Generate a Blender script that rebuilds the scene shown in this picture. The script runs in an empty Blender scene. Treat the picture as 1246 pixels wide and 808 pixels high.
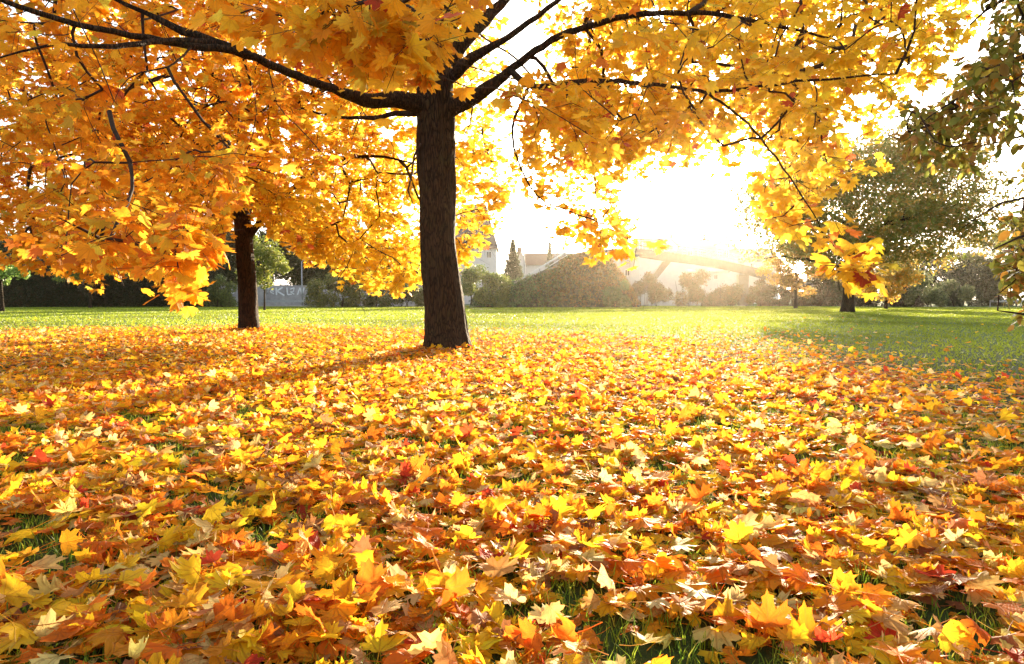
import bpy, math, random
import numpy as np
from mathutils import Vector, Matrix

rng = np.random.default_rng(11)
random.seed(5)
R = math.radians
C = bpy.context.scene.collection
scene = bpy.context.scene

# ------------------------------------------------------------------ camera
FPX, CX, CY, HOR, CAMH = 830.0, 623.0, 404.0, 364.0, 0.95
PITCH = math.atan((CY - HOR) / FPX)
cam_d = bpy.data.cameras.new('camera')
cam_d.sensor_width = 36.0
cam_d.lens = 36.0 * FPX / 1246.0
cam_d.clip_start = 0.05
cam_d.clip_end = 3000
cam = bpy.data.objects.new('camera', cam_d)
C.objects.link(cam)
cam.location = (0, 0, CAMH)
cam.rotation_euler = (R(90) - PITCH, 0, 0)
scene.camera = cam

# ------------------------------------------------------------------ sky and sun
SUN_AZ = R(16.4)       # to the right of +Y
SUN_EL = R(10.0)
SUN_DIR = Vector((math.sin(SUN_AZ) * math.cos(SUN_EL), math.cos(SUN_AZ) * math.cos(SUN_EL), math.sin(SUN_EL)))
world = bpy.data.worlds.new("World")
scene.world = world
world.use_nodes = True
wn, wl = world.node_tree.nodes, world.node_tree.links
wn.clear()
w_out = wn.new('ShaderNodeOutputWorld')
w_bg = wn.new('ShaderNodeBackground')
w_sky = wn.new('ShaderNodeTexSky')
w_sky.sky_type = 'NISHITA'
w_sky.sun_disc = False
w_sky.sun_elevation = SUN_EL
w_sky.sun_rotation = SUN_AZ
w_sky.dust_density = 3.0
w_sky.air_density = 1.0
w_sky.altitude = 100
w_bg.inputs['Strength'].default_value = 0.15
w_hs = wn.new('ShaderNodeHueSaturation'); w_hs.inputs['Saturation'].default_value = 0.45   # thin white veil of cloud
wl.new(w_sky.outputs[0], w_hs.inputs['Color']); wl.new(w_hs.outputs[0], w_bg.inputs['Color'])
# bright hazy aureole that surrounds the low sun
w_tc = wn.new('ShaderNodeTexCoord')
w_dot = wn.new('ShaderNodeVectorMath'); w_dot.operation = 'DOT_PRODUCT'
w_dot.inputs[1].default_value = SUN_DIR
w_nrm = wn.new('ShaderNodeVectorMath'); w_nrm.operation = 'NORMALIZE'
wl.new(w_tc.outputs['Generated'], w_nrm.inputs[0])
wl.new(w_nrm.outputs[0], w_dot.inputs[0])
def wmath(op, a, b=None):
    n = wn.new('ShaderNodeMath'); n.operation = op
    for k, v in enumerate((a, b)):
        if v is None: continue
        if isinstance(v, (int, float)): n.inputs[k].default_value = v
        else: wl.new(v, n.inputs[k])
    return n.outputs[0]
ang = wmath('ARCCOSINE', wmath('MINIMUM', w_dot.outputs['Value'], 0.999999))
g1 = wmath('MULTIPLY', wmath('EXPONENT', wmath('MULTIPLY', ang, -32.0)), 40.0)
g2 = wmath('MULTIPLY', wmath('EXPONENT', wmath('MULTIPLY', ang, -3.0)), .28)
gsum = wmath('ADD', g1, g2)
w_bg2 = wn.new('ShaderNodeBackground')
w_bg2.inputs['Color'].default_value = (1.0, 0.9, 0.72, 1)
wl.new(gsum, w_bg2.inputs['Strength'])
w_add = wn.new('ShaderNodeAddShader')
wl.new(w_bg.outputs[0], w_add.inputs[0]); wl.new(w_bg2.outputs[0], w_add.inputs[1])
wl.new(w_add.outputs[0], w_out.inputs['Surface'])

sun_d = bpy.data.lights.new('sun', 'SUN')
sun_d.energy = 5.0
sun_d.angle = R(0.55)
sun_d.color = (1.0, 0.80, 0.52)
sun = bpy.data.objects.new('sun', sun_d)
C.objects.link(sun)
sun.rotation_euler = (-SUN_DIR).to_track_quat('-Z', 'Y').to_euler()

scene.view_settings.view_transform = 'Standard'
scene.view_settings.look = 'None'
scene.view_settings.gamma = 1.0
scene.view_settings.exposure = 2.05
scene.render.engine = 'CYCLES'
cy = scene.cycles
cy.max_bounces = 8
cy.diffuse_bounces = 6
cy.transmission_bounces = 6
cy.glossy_bounces = 2
cy.volume_bounces = 0
cy.transparent_max_bounces = 6
cy.use_denoising = True
cy.sample_clamp_indirect = 6.0
HAZE_DENSITY, HAZE_G = 0.00017, 0.87

# ------------------------------------------------------------------ helpers
def P(px, py, Y):
    """point at depth Y (metres along +Y) that stands in that direction"""
    u = (px - CX) / FPX; v = (CY - py) / FPX
    dy = math.cos(PITCH) + v * math.sin(PITCH)
    dz = -math.sin(PITCH) + v * math.cos(PITCH)
    return Vector((u / dy * Y, Y, CAMH + dz / dy * Y))

def project(p):
    p = np.asarray(p, float)
    x, y, z = p[:, 0], p[:, 1], p[:, 2] - CAMH
    f = y * math.cos(PITCH) - z * math.sin(PITCH)
    up = y * math.sin(PITCH) + z * math.cos(PITCH)
    f = np.where(f < 0.1, 0.1, f)
    return CX + x / f * FPX, CY - up / f * FPX

def mesh_np(name, V, F, mats, uv=None, col=None, smooth=False, matidx=None):
    """V (n,3); F list of (m,k) int arrays"""
    me = bpy.data.meshes.new(name)
    V = np.asarray(V, np.float32)
    me.vertices.add(len(V)); me.vertices.foreach_set('co', V.ravel())
    if not isinstance(F, (list, tuple)): F = [F]
    F = [np.asarray(f, np.int32) for f in F if len(f)]
    loops = np.concatenate([f.ravel() for f in F])
    tot = np.concatenate([np.full(len(f), f.shape[1], np.int32) for f in F])
    start = np.concatenate([[0], np.cumsum(tot)[:-1]]).astype(np.int32)
    me.loops.add(len(loops)); me.loops.foreach_set('vertex_index', loops)
    me.polygons.add(len(tot)); me.polygons.foreach_set('loop_start', start)
    if matidx is not None: me.polygons.foreach_set('material_index', np.asarray(matidx, np.int32))
    me.polygons.foreach_set('use_smooth', np.full(len(tot), smooth, bool))
    if uv is not None:
        l = me.uv_layers.new(name='uv')
        l.data.foreach_set('uv', np.asarray(uv, np.float32)[loops].ravel())
    if col is not None:
        a = me.attributes.new('col', 'FLOAT_COLOR', 'POINT')
        c4 = np.ones((len(V), 4), np.float32); c4[:, :3] = col
        a.data.foreach_set('color', c4.ravel())
    for m in (mats if isinstance(mats, (list, tuple)) else [mats]): me.materials.append(m)
    me.update(calc_edges=True)
    return me

def link(name, me, parent=None, **props):
    o = bpy.data.objects.new(name, me); C.objects.link(o)
    if parent is not None: o.parent = parent
    for k, v in props.items(): o[k] = v
    return o

def thing(name, loc, label, cat, group=None):
    o = bpy.data.objects.new(name, None); C.objects.link(o)
    o.location = loc; o.empty_display_size = 0.3
    o['label'] = label; o['category'] = cat
    if group: o['group'] = group
    bpy.context.view_layer.update()
    return o

class MB:
    """collects boxes, bars, tubes in world coordinates; build() makes one mesh object"""
    def __init__(s): s.v = []; s.f = []
    def add(s, V, F):
        b = len(s.v); s.v += [tuple(x) for x in V]; s.f += [tuple(i + b for i in f) for f in F]
    def prism(s, poly, d):
        """poly list of Vector, extruded by Vector d"""
        n = len(poly); V = [Vector(p) for p in poly] + [Vector(p) + Vector(d) for p in poly]
        F = [tuple(range(n))[::-1], tuple(range(n, 2 * n))] + [(i, (i + 1) % n, n + (i + 1) % n, n + i) for i in range(n)]
        s.add(V, F)
    def box(s, a, b):
        (x0, y0, z0), (x1, y1, z1) = a, b
        s.prism([(x0, y0, z0), (x1, y0, z0), (x1, y1, z0), (x0, y1, z0)], (0, 0, z1 - z0))
    def bar(s, a, b, w, h=None):
        a = Vector(a); b = Vector(b); h = h or w; d = (b - a)
        t = d.normalized(); side = t.cross(Vector((0, 0, 1)))
        if side.length < 1e-3: side = Vector((1, 0, 0))
        side.normalize(); up = side.cross(t).normalized()
        s.prism([a + side * w / 2 + up * h / 2, a - side * w / 2 + up * h / 2, a - side * w / 2 - up * h / 2, a + side * w / 2 - up * h / 2], d)
    def tube(s, pts, rads, n=10):
        pts = [Vector(p) for p in pts]
        V = []; F = []
        ref = Vector((0.31, 0.17, 0.93))
        for i, p in enumerate(pts):
            t = (pts[min(i + 1, len(pts) - 1)] - pts[max(i - 1, 0)]).normalized()
            if i == 0:
                u = t.cross(ref)
                if u.length < .2: u = t.cross(Vector((1, 0, 0)))
            u = (u - t * u.dot(t)).normalized(); w = t.cross(u)
            for k in range(n):
                a = 2 * math.pi * k / n
                V.append(p + (u * math.cos(a) + w * math.sin(a)) * rads[i])
        for i in range(len(pts) - 1):
            for k in range(n):
                F.append((i * n + k, i * n + (k + 1) % n, (i + 1) * n + (k + 1) % n, (i + 1) * n + k))
        F.append(tuple(range(n))[::-1]); F.append(tuple(range((len(pts) - 1) * n, len(pts) * n)))
        s.add(V, F)
    def build(s, name, mat, parent=None, smooth=False, **props):
        me = bpy.data.meshes.new(name)
        off = Vector(parent.matrix_world.translation) if parent is not None else Vector((0, 0, 0))
        me.from_pydata([tuple(Vector(v) - off) for v in s.v], [], s.f)
        me.materials.append(mat)
        if smooth: me.polygons.foreach_set('use_smooth', np.ones(len(me.polygons), bool))
        me.update()
        return link(name, me, parent, **props)

# ------------------------------------------------------------------ materials
def newmat(name):
    m = bpy.data.materials.new(name); m.use_nodes = True
    nt = m.node_tree; nt.nodes.clear()
    out = nt.nodes.new('ShaderNodeOutputMaterial')
    return m, nt, out
def N(nt, t, **kw):
    n = nt.nodes.new(t)
    for k, v in kw.items(): setattr(n, k, v)
    return n
def mth(nt, op, *ins, clamp=False):
    n = nt.nodes.new('ShaderNodeMath'); n.operation = op; n.use_clamp = clamp
    for k, v in enumerate(ins):
        if isinstance(v, (int, float)): n.inputs[k].default_value = v
        else: nt.links.new(v, n.inputs[k])
    return n.outputs[0]
def noise(nt, scale, detail=4, rough=.55, vec=None):
    n = nt.nodes.new('ShaderNodeTexNoise'); n.inputs['Scale'].default_value = scale
    n.inputs['Detail'].default_value = detail; n.inputs['Roughness'].default_value = rough
    if vec is not None: nt.links.new(vec, n.inputs['Vector'])
    return n.outputs['Fac']
def mixc(nt, fac, a, b, mode='MIX'):
    n = nt.nodes.new('ShaderNodeMix'); n.data_type = 'RGBA'; n.blend_type = mode
    for s, v in ((0, fac), (6, a), (7, b)):
        if isinstance(v, (int, float)): n.inputs[s].default_value = v
        elif isinstance(v, tuple): n.inputs[s].default_value = (*v[:3], 1)
        else: nt.links.new(v, n.inputs[s])
    return n.outputs[2]
def ramp(nt, fac, stops):
    n = nt.nodes.new('ShaderNodeValToRGB'); e = n.color_ramp.elements
    while len(e) < len(stops): e.new(0.5)
    for k, (p, c) in enumerate(stops): e[k].position = p; e[k].color = (*c, 1)
    nt.links.new(fac, n.inputs[0]); return n.outputs[0]

def leaf_material(name, source, trans=0.5, rough=0.45, veins=True, spots=0.35, flip=False):
    m, nt, out = newmat(name)
    L = nt.links
    if source == 'attr':
        a = N(nt, 'ShaderNodeAttribute'); a.attribute_name = 'col'; base = a.outputs['Color']
    elif source == 'object':
        a = N(nt, 'ShaderNodeObjectInfo'); base = a.outputs['Color']
    else:
        a = N(nt, 'ShaderNodeRGB'); a.outputs[0].default_value = (*source, 1); base = a.outputs[0]
    geo = N(nt, 'ShaderNodeNewGeometry')
    n1 = noise(nt, 22.0, 3, .6, geo.outputs['Position'])
    bright = mth(nt, 'ADD', 0.72, mth(nt, 'MULTIPLY', n1, 0.5))
    hsv = N(nt, 'ShaderNodeHueSaturation'); L.new(base, hsv.inputs['Color']); L.new(bright, hsv.inputs['Value'])
    c = hsv.outputs[0]
    if spots:
        n2 = noise(nt, 60.0, 4, .6, geo.outputs['Position'])
        sp = mth(nt, 'MULTIPLY', mth(nt, 'MULTIPLY', mth(nt, 'SUBTRACT', n2, .60, clamp=True), 9.0, clamp=True), spots)
        c = mixc(nt, sp, c, (0.22, 0.07, 0.02))
    h = None
    if veins:
        uvn = N(nt, 'ShaderNodeUVMap'); uvn.uv_map = 'uv'
        sep = N(nt, 'ShaderNodeSeparateXYZ'); L.new(uvn.outputs[0], sep.inputs[0])
        ax = mth(nt, 'ABSOLUTE', sep.outputs[0]); y = sep.outputs[1]
        dm = None
        for deg in (0.0, 30.5, 74.0):
            dx, dy = math.sin(R(deg)), math.cos(R(deg))
            cr = mth(nt, 'ABSOLUTE', mth(nt, 'SUBTRACT', mth(nt, 'MULTIPLY', ax, dy), mth(nt, 'MULTIPLY', y, dx)))
            # side veins leaving the main one in a herring-bone
            dm = cr if dm is None else mth(nt, 'MINIMUM', dm, cr)
        vm = mth(nt, 'SUBTRACT', 1.0, mth(nt, 'DIVIDE', dm, 0.030), clamp=True)
        wv = mth(nt, 'SINE', mth(nt, 'MULTIPLY', mth(nt, 'SUBTRACT', y, mth(nt, 'MULTIPLY', ax, -0.9)), 62.0))
        wv = mth(nt, 'MULTIPLY', mth(nt, 'SUBTRACT', wv, .8, clamp=True), 1.6)
        vmask = mth(nt, 'MAXIMUM', mth(nt, 'MULTIPLY', vm, .75), mth(nt, 'MULTIPLY', wv, .6))
        c = mixc(nt, vmask, c, mixc(nt, 0.5, c, (0.50, 0.16, 0.03)))
        h = mth(nt, 'SUBTRACT', mth(nt, 'MULTIPLY', vm, -1.0), mth(nt, 'MULTIPLY', wv, .5))
    pb = N(nt, 'ShaderNodeBsdfPrincipled')
    L.new(c, pb.inputs['Base Color'])
    pb.inputs['Roughness'].default_value = rough
    pb.inputs['Specular IOR Level'].default_value = 0.22
    if h is not None:
        bp = N(nt, 'ShaderNodeBump'); bp.inputs['Strength'].default_value = 0.7; bp.inputs['Distance'].default_value = 0.006
        L.new(h, bp.inputs['Height']); L.new(bp.outputs[0], pb.inputs['Normal'])
    tr = N(nt, 'ShaderNodeBsdfTranslucent')
    gm = N(nt, 'ShaderNodeGamma'); gm.inputs[1].default_value = 0.85
    L.new(c, gm.inputs[0]); L.new(gm.outputs[0], tr.inputs['Color'])
    mx = N(nt, 'ShaderNodeMixShader'); mx.inputs[0].default_value = trans
    L.new(pb.outputs[0], mx.inputs[1]); L.new(tr.outputs[0], mx.inputs[2])
    L.new(mx.outputs[0], out.inputs['Surface'])
    return m

M_LEAF = leaf_material('maple_leaf', 'attr', trans=0.66, rough=.5)
M_LEAF_O = leaf_material('maple_leaf_single', 'object', trans=0.66, rough=.5)
M_FALL = leaf_material('fallen_leaf', 'attr', trans=0.55, rough=.55, spots=.5)
M_FALL_O = leaf_material('fallen_leaf_single', 'object', trans=0.55, rough=.55, spots=.5)
M_BROAD = leaf_material('broad_leaf', 'attr', trans=0.5, rough=.4, veins=False, spots=.4)
M_BROAD_O = leaf_material('broad_leaf_single', 'object', trans=0.5, rough=.4, veins=False, spots=.4)
M_GRASS = leaf_material('grass_blade', 'attr', trans=0.5, rough=.45, veins=False, spots=0)

def simple(name, c1, c2, scale, rough=.8, bump=.3, detail=5, metal=0.0, vecscale=(1, 1, 1)):
    m, nt, out = newmat(name)
    tc = N(nt, 'ShaderNodeTexCoord'); mp = N(nt, 'ShaderNodeMapping'); mp.inputs['Scale'].default_value = vecscale
    nt.links.new(tc.outputs['Object'], mp.inputs[0])
    n = noise(nt, scale, detail, .6, mp.outputs[0])
    c = ramp(nt, n, [(0.3, c1), (0.7, c2)])
    pb = N(nt, 'ShaderNodeBsdfPrincipled'); nt.links.new(c, pb.inputs['Base Color'])
    pb.inputs['Roughness'].default_value = rough; pb.inputs['Metallic'].default_value = metal
    pb.inputs['Specular IOR Level'].default_value = 0.3
    if bump:
        b = N(nt, 'ShaderNodeBump'); b.inputs['Strength'].default_value = bump; b.inputs['Distance'].default_value = 0.02
        nt.links.new(n, b.inputs['Height']); nt.links.new(b.outputs[0], pb.inputs['Normal'])
    nt.links.new(pb.outputs[0], out.inputs['Surface'])
    return m

def bark_material(name, dark, light, moss=(0.09, 0.10, 0.03)):
    m, nt, out = newmat(name); L = nt.links
    geo = N(nt, 'ShaderNodeNewGeometry'); mp = N(nt, 'ShaderNodeMapping'); mp.inputs['Scale'].default_value = (1, 1, .16)
    L.new(geo.outputs['Position'], mp.inputs[0])
    vo = N(nt, 'ShaderNodeTexVoronoi'); vo.feature = 'DISTANCE_TO_EDGE'; vo.inputs['Scale'].default_value = 26
    wob = N(nt, 'ShaderNodeTexNoise'); wob.inputs['Scale'].default_value = 7; wob.inputs['Detail'].default_value = 3
    L.new(mp.outputs[0], wob.inputs['Vector'])
    mv = N(nt, 'ShaderNodeVectorMath'); mv.operation = 'MULTIPLY_ADD'; mv.inputs[1].default_value = (.16, .16, .16)
    L.new(wob.outputs['Color'], mv.inputs[0]); L.new(mp.outputs[0], mv.inputs[2]); L.new(mv.outputs[0], vo.inputs['Vector'])
    crack = mth(nt, 'MULTIPLY', vo.outputs['Distance'], 5.0, clamp=True)
    n1 = noise(nt, 45, 5, .65, mp.outputs[0]); n2 = noise(nt, 3.0, 4, .6, geo.outputs['Position'])
    c = ramp(nt, n1, [(0.3, dark), (0.72, light)])
    c = mixc(nt, mth(nt, 'MULTIPLY', mth(nt, 'SUBTRACT', n2, .5, clamp=True), 3.0, clamp=True), c, moss)
    c = mixc(nt, mth(nt, 'SUBTRACT', 1.0, crack), c, tuple(x * .35 for x in dark))
    n3 = noise(nt, 160, 2, .5, geo.outputs['Position'])
    c = mixc(nt, mth(nt, 'MULTIPLY', mth(nt, 'SUBTRACT', n3, .66, clamp=True), 5.0, clamp=True), c, (0.16, 0.13, 0.09))
    pb = N(nt, 'ShaderNodeBsdfPrincipled'); L.new(c, pb.inputs['Base Color']); pb.inputs['Roughness'].default_value = .85
    pb.inputs['Specular IOR Level'].default_value = 0.2
    b = N(nt, 'ShaderNodeBump'); b.inputs['Strength'].default_value = 1.0; b.inputs['Distance'].default_value = 0.03
    L.new(mth(nt, 'ADD', crack, mth(nt, 'MULTIPLY', n1, .7)), b.inputs['Height']); L.new(b.outputs[0], pb.inputs['Normal'])
    L.new(pb.outputs[0], out.inputs['Surface'])
    return m

M_BARK = bark_material('maple_bark', (0.032, 0.018, 0.009), (0.09, 0.052, 0.028), moss=(.055,.045,.016))
M_BARK2 = bark_material('reddish_bark', (0.03, 0.012, 0.007), (0.075, 0.034, 0.018), moss=(0.05, .03, .014))
M_TWIG = simple('twig_bark', (0.02, 0.012, 0.009), (0.055, 0.034, 0.022), 30, .8, .2)
M_ROOF = simple('dark_roof_tiles', (0.05, 0.05, 0.055), (0.09, 0.085, 0.085), 4, .7, .3)
M_ROOFR = simple('brown_roof_tiles', (0.12, 0.08, 0.06), (0.18, 0.12, 0.1), 4, .7, .3)
M_WHITE = simple('white_plaster', (0.52, 0.53, 0.55), (0.62, 0.62, 0.63), 1.5, .85, .1)
M_GREYW = simple('grey_plaster', (0.36, 0.37, 0.4), (0.43, 0.44, 0.46), 1.5, .85, .1)
M_GLASS = simple('dark_window_glass', (0.03, 0.035, 0.04), (0.05, 0.06, 0.07), 3, .12, 0)
M_FRAME = simple('white_window_frame', (0.7, 0.7, 0.7), (0.78, 0.78, 0.78), 5, .5, 0)
M_STEEL = simple('grey_painted_steel', (0.26, 0.28, 0.3), (0.36, 0.38, 0.4), 6, .45, .1, metal=.4)
M_RAIL = simple('galvanised_rail', (0.5, 0.52, 0.55), (0.62, 0.64, 0.67), 6, .35, .1, metal=.5)
M_GIRDER = simple('brown_grey_girder_paint', (0.12, 0.10, 0.09), (0.19, 0.16, 0.14), 2, .6, .2)
M_DKSTEEL = simple('dark_railing_steel', (0.05, 0.055, 0.06), (0.09, 0.09, 0.1), 6, .5, .1)
M_CONC = simple('concrete', (0.24, 0.23, 0.21), (0.36, 0.35, 0.33), 2.5, .9, .4)
M_CONCD = simple('weathered_concrete', (0.22, 0.21, 0.22), (0.40, 0.39, 0.4), .9, .9, .4)
M_PAINT = simple('white_spray_paint', (0.6, 0.62, 0.66), (0.75, 0.76, 0.78), 3, .6, 0)
M_PAINTD = simple('dark_spray_paint', (0.05, 0.06, 0.09), (0.09, 0.1, 0.13), 3, .6, 0)
M_PATH = simple('sandy_path', (0.34, 0.29, 0.22), (0.46, 0.40, 0.32), 8, .95, .3)
M_EARTH = simple('embankment_earth', (0.05, 0.045, 0.03), (0.09, 0.08, 0.05), 3, .95, .5)

def lawn_material():
    m, nt, out = newmat('lawn'); L = nt.links
    geo = N(nt, 'ShaderNodeNewGeometry')
    n1 = noise(nt, .35, 5, .6, geo.outputs['Position']); n2 = noise(nt, 18, 6, .7, geo.outputs['Position'])
    n3 = noise(nt, 140, 3, .7, geo.outputs['Position'])
    g = ramp(nt, n2, [(0.3, (0.035, 0.065, 0.012)), (0.7, (0.085, 0.15, 0.025))])
    g = mixc(nt, mth(nt, 'MULTIPLY', mth(nt, 'SUBTRACT', n1, .45, clamp=True), 2.5, clamp=True), g, (0.12, 0.15, 0.03))
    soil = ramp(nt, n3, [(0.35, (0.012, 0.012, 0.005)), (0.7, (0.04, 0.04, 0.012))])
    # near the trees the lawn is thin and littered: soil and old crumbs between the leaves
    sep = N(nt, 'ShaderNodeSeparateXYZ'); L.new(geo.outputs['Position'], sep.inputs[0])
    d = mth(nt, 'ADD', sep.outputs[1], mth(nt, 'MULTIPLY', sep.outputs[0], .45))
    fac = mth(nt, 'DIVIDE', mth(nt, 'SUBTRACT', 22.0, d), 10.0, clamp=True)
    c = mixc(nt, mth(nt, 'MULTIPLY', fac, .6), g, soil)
    pb = N(nt, 'ShaderNodeBsdfPrincipled'); L.new(c, pb.inputs['Base Color']); pb.inputs['Roughness'].default_value = .95
    pb.inputs['Specular IOR Level'].default_value = 0.15
    b = N(nt, 'ShaderNodeBump'); b.inputs['Strength'].default_value = .8; b.inputs['Distance'].default_value = 0.03
    L.new(mth(nt, 'ADD', n2, mth(nt, 'MULTIPLY', n3, .4)), b.inputs['Height']); L.new(b.outputs[0], pb.inputs['Normal'])
    L.new(pb.outputs[0], out.inputs['Surface'])
    return m
M_LAWN = lawn_material()

# ------------------------------------------------------------------ leaf shapes
HALF_FULL = [(0, 1.0), (.05, .87), (.16, .84), (.15, .72), (.20, .58), (.31, .67), (.46, .80), (.43, .64), (.58, .60), (.47, .47),
             (.42, .40), (.54, .37), (.70, .26), (.58, .17), (.60, .04), (.40, .05), (.25, -.04), (.12, -.06)]
HALF_MID = [(0, 1.0), (.16, .82), (.20, .58), (.46, .80), (.56, .56), (.42, .40), (.70, .26), (.55, .05), (.20, -.05)]
HALF_LOW = [(0, 1.0), (.20, .57), (.48, .78), (.43, .42), (.70, .22), (.22, -.04)]
def outline(half, base=True):
    right = half
    left = [(-x, y) for x, y in half[1:]][::-1]
    pts = right + ([(0, .03)] if base else []) + left
    return np.array(pts, float)
OVAL = np.array([(0, 1.0), (.16, .82), (.27, .55), (.25, .28), (.12, .06), (0, 0), (-.12, .06), (-.25, .28), (-.27, .55), (-.16, .82)])
OVAL_LOW = np.array([(0, 1.0), (.27, .5), (0, 0), (-.27, .5)])

def make_template(out2, ring, fold, cup, twist, wav, seed, stalk=0.0, curl=0.0, cen=(0, .3)):
    r = np.random.default_rng(seed)
    n = len(out2); cen = np.array(cen)
    pts = [cen[None]]
    if ring: pts.append(cen + (out2 - cen) * ring)
    pts.append((out2 - cen) * (1 + r.normal(0, .06, (n, 1)) + .10 * r.normal() * np.sin(np.arctan2(out2[:, :1], out2[:, 1:]) + r.uniform(0, 6))) + cen)
    xy = np.concatenate(pts)
    x, y = xy[:, 0].copy(), xy[:, 1].copy()
    rad = np.hypot(x, y - .3)
    th = np.arctan2(x, y - .3)
    ph = r.uniform(0, 6.28, 3)
    z = fold * np.abs(x) * .8 - cup * rad ** 2 + twist * x * (y - .3) + wav * rad * (np.sin(3 * th + ph[0]) + .6 * np.sin(5 * th + ph[1])) * .5
    V = np.stack([x, y, z], 1)
    if curl:     # roll the blade up about a random axis
        a = r.uniform(0, 3.14); ca, sa = math.cos(a), math.sin(a)
        s = (V[:, 0]) * ca + (V[:, 1] - .3) * sa
        t = -(V[:, 0]) * sa + (V[:, 1] - .3) * ca
        k = curl * (1 + .4 * r.uniform(-1, 1))
        s2 = np.sin(k * s) / k; zz = V[:, 2] * np.cos(k * s) - (1 - np.cos(k * s)) / k
        V = np.stack([s2 * ca - t * sa, s2 * sa + t * ca + .3, zz], 1)
    F = []
    if ring:
        for i in range(n):
            j = (i + 1) % n
            F += [(0, 1 + j, 1 + i), (1 + i, 1 + j, 1 + n + j), (1 + i, 1 + n + j, 1 + n + i)]
    else:
        for i in range(n): F.append((0, 1 + (i + 1) % n, 1 + i))
    uv = xy.copy()
    if stalk:
        b = len(V); sx = r.normal(0, .12); sz = r.uniform(-.05, .2)
        b0 = np.array([0, .03, V[0, 2] * .3])
        p = [b0, b0 + np.array([sx * .3, -stalk * .5, sz * .3]), b0 + np.array([sx, -stalk, sz])]
        vs = []
        for q, w in zip(p, (.016, .012, .016)):
            vs += [q + np.array([-w, 0, 0]), q + np.array([w, 0, 0]), q + np.array([0, 0, w * 1.6])]
        V = np.concatenate([V, np.array(vs)])
        for s in range(2):
            for k in range(3):
                a0, a1 = b + s * 3 + k, b + s * 3 + (k + 1) % 3
                F += [(a0, a1, a1 + 3), (a0, a1 + 3, a0 + 3)]
        uv = np.concatenate([uv, np.tile([[0, .3]], (len(vs), 1))])
    return V, np.array(F, int), uv

def variants(half_or_out, ring, n, seed, stalk=0.0, oval=False, dry=1.0):
    T = []
    for k in range(n):
        r = np.random.default_rng(seed + k)
        out2 = half_or_out if oval else outline(half_or_out)
        kind = k % 4
        fold = r.uniform(-.15, .35); cup = r.uniform(-.15, .45) * dry; tw = r.uniform(-.5, .5) * dry; wav = r.uniform(.05, .28) * dry
        curl = 0.0
        if kind == 3 and dry > .7: curl = r.uniform(2.0, 3.8)
        if kind == 2 and dry > .7: curl = r.uniform(.9, 1.8)
        T.append(make_template(out2, ring, fold, cup, tw, wav, seed + 50 + k, stalk, curl, cen=(0, .5) if oval else (0, .3)))
    return T
T_HERO = variants(HALF_FULL, .55, 24, 100, stalk=.75)
T_MID = variants(HALF_MID, .55, 20, 200)
T_LOW = variants(HALF_LOW, None, 10, 300)
T_CROWN_HERO = variants(HALF_FULL, .5, 10, 400, stalk=.5, dry=.5)
T_CROWN_MID = variants(HALF_MID, None, 8, 500, dry=.5)
T_CROWN_LOW = variants(HALF_LOW, None, 8, 600, dry=.5)
T_OVAL = variants(OVAL, None, 8, 700, oval=True, dry=.6)
T_OVAL_LOW = variants(OVAL_LOW, None, 6, 800, oval=True, dry=.6)
def tri_clump(seed):
    r = np.random.default_rng(seed); V = []; F = []
    for k in range(3):
        a = r.normal(0, .45, 3); d = r.normal(0, 1, 3); d /= np.linalg.norm(d); e = np.cross(d, r.normal(0, 1, 3)); e /= np.linalg.norm(e)
        V += [a + d * .55, a + e * .22, a - d * .35, a - e * .22]; F += [(4 * k, 4 * k + 1, 4 * k + 2), (4 * k, 4 * k + 2, 4 * k + 3)]
    return np.array(V), np.array(F), np.zeros((len(V), 2)) + .3
T_CLUMP = [tri_clump(900 + k) for k in range(10)]

def frames(normal, tip):
    """rotation matrices whose z is normal, y close to tip"""
    n = normal / np.linalg.norm(normal, axis=1, keepdims=True)
    t = tip - n * np.sum(tip * n, 1, keepdims=True)
    t /= np.maximum(np.linalg.norm(t, axis=1, keepdims=True), 1e-6)
    x = np.cross(t, n)
    return np.stack([x, t, n], 2)      # columns

def scatter(name, T, idx, M, pos, size, col, mat, origin=None, parent=None, **props):
    Vs, Fs, Us, Cs = [], [], [], []; base = 0
    for k, (V, F, U) in enumerate(T):
        s = np.where(idx == k)[0]
        if not len(s): continue
        W = np.einsum('nij,vj->nvi', M[s], V) * size[s][:, None, None] + pos[s][:, None, :]
        nv = len(V)
        Vs.append(W.reshape(-1, 3))
        Fs.append((F[None] + (base + np.arange(len(s)) * nv)[:, None, None]).reshape(-1, 3))
        Us.append(np.tile(U, (len(s), 1))); Cs.append(np.repeat(col[s], nv, 0)); base += nv * len(s)
    V = np.concatenate(Vs)
    if parent is not None: V = V - np.array(parent.matrix_world.translation)
    me = mesh_np(name, V, np.concatenate(Fs), mat, np.concatenate(Us), np.concatenate(Cs))
    return link(name, me, parent, **props)

def template_mesh(name, tp, mat):
    V, F, U = tp
    return mesh_np(name, V, F, mat, U, None, smooth=True)

def pick_colours(n, table, r=rng):
    w = np.array([t[1] for t in table], float); w /= w.sum()
    k = r.choice(len(table), n, p=w)
    c = np.array([t[0] for t in table], float)[k]
    c = c * np.exp(r.normal(0, .13, (n, 1))) * np.exp(r.normal(0, .06, (n, 3)))
    return np.clip(c, 0.005, .93), k

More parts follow.
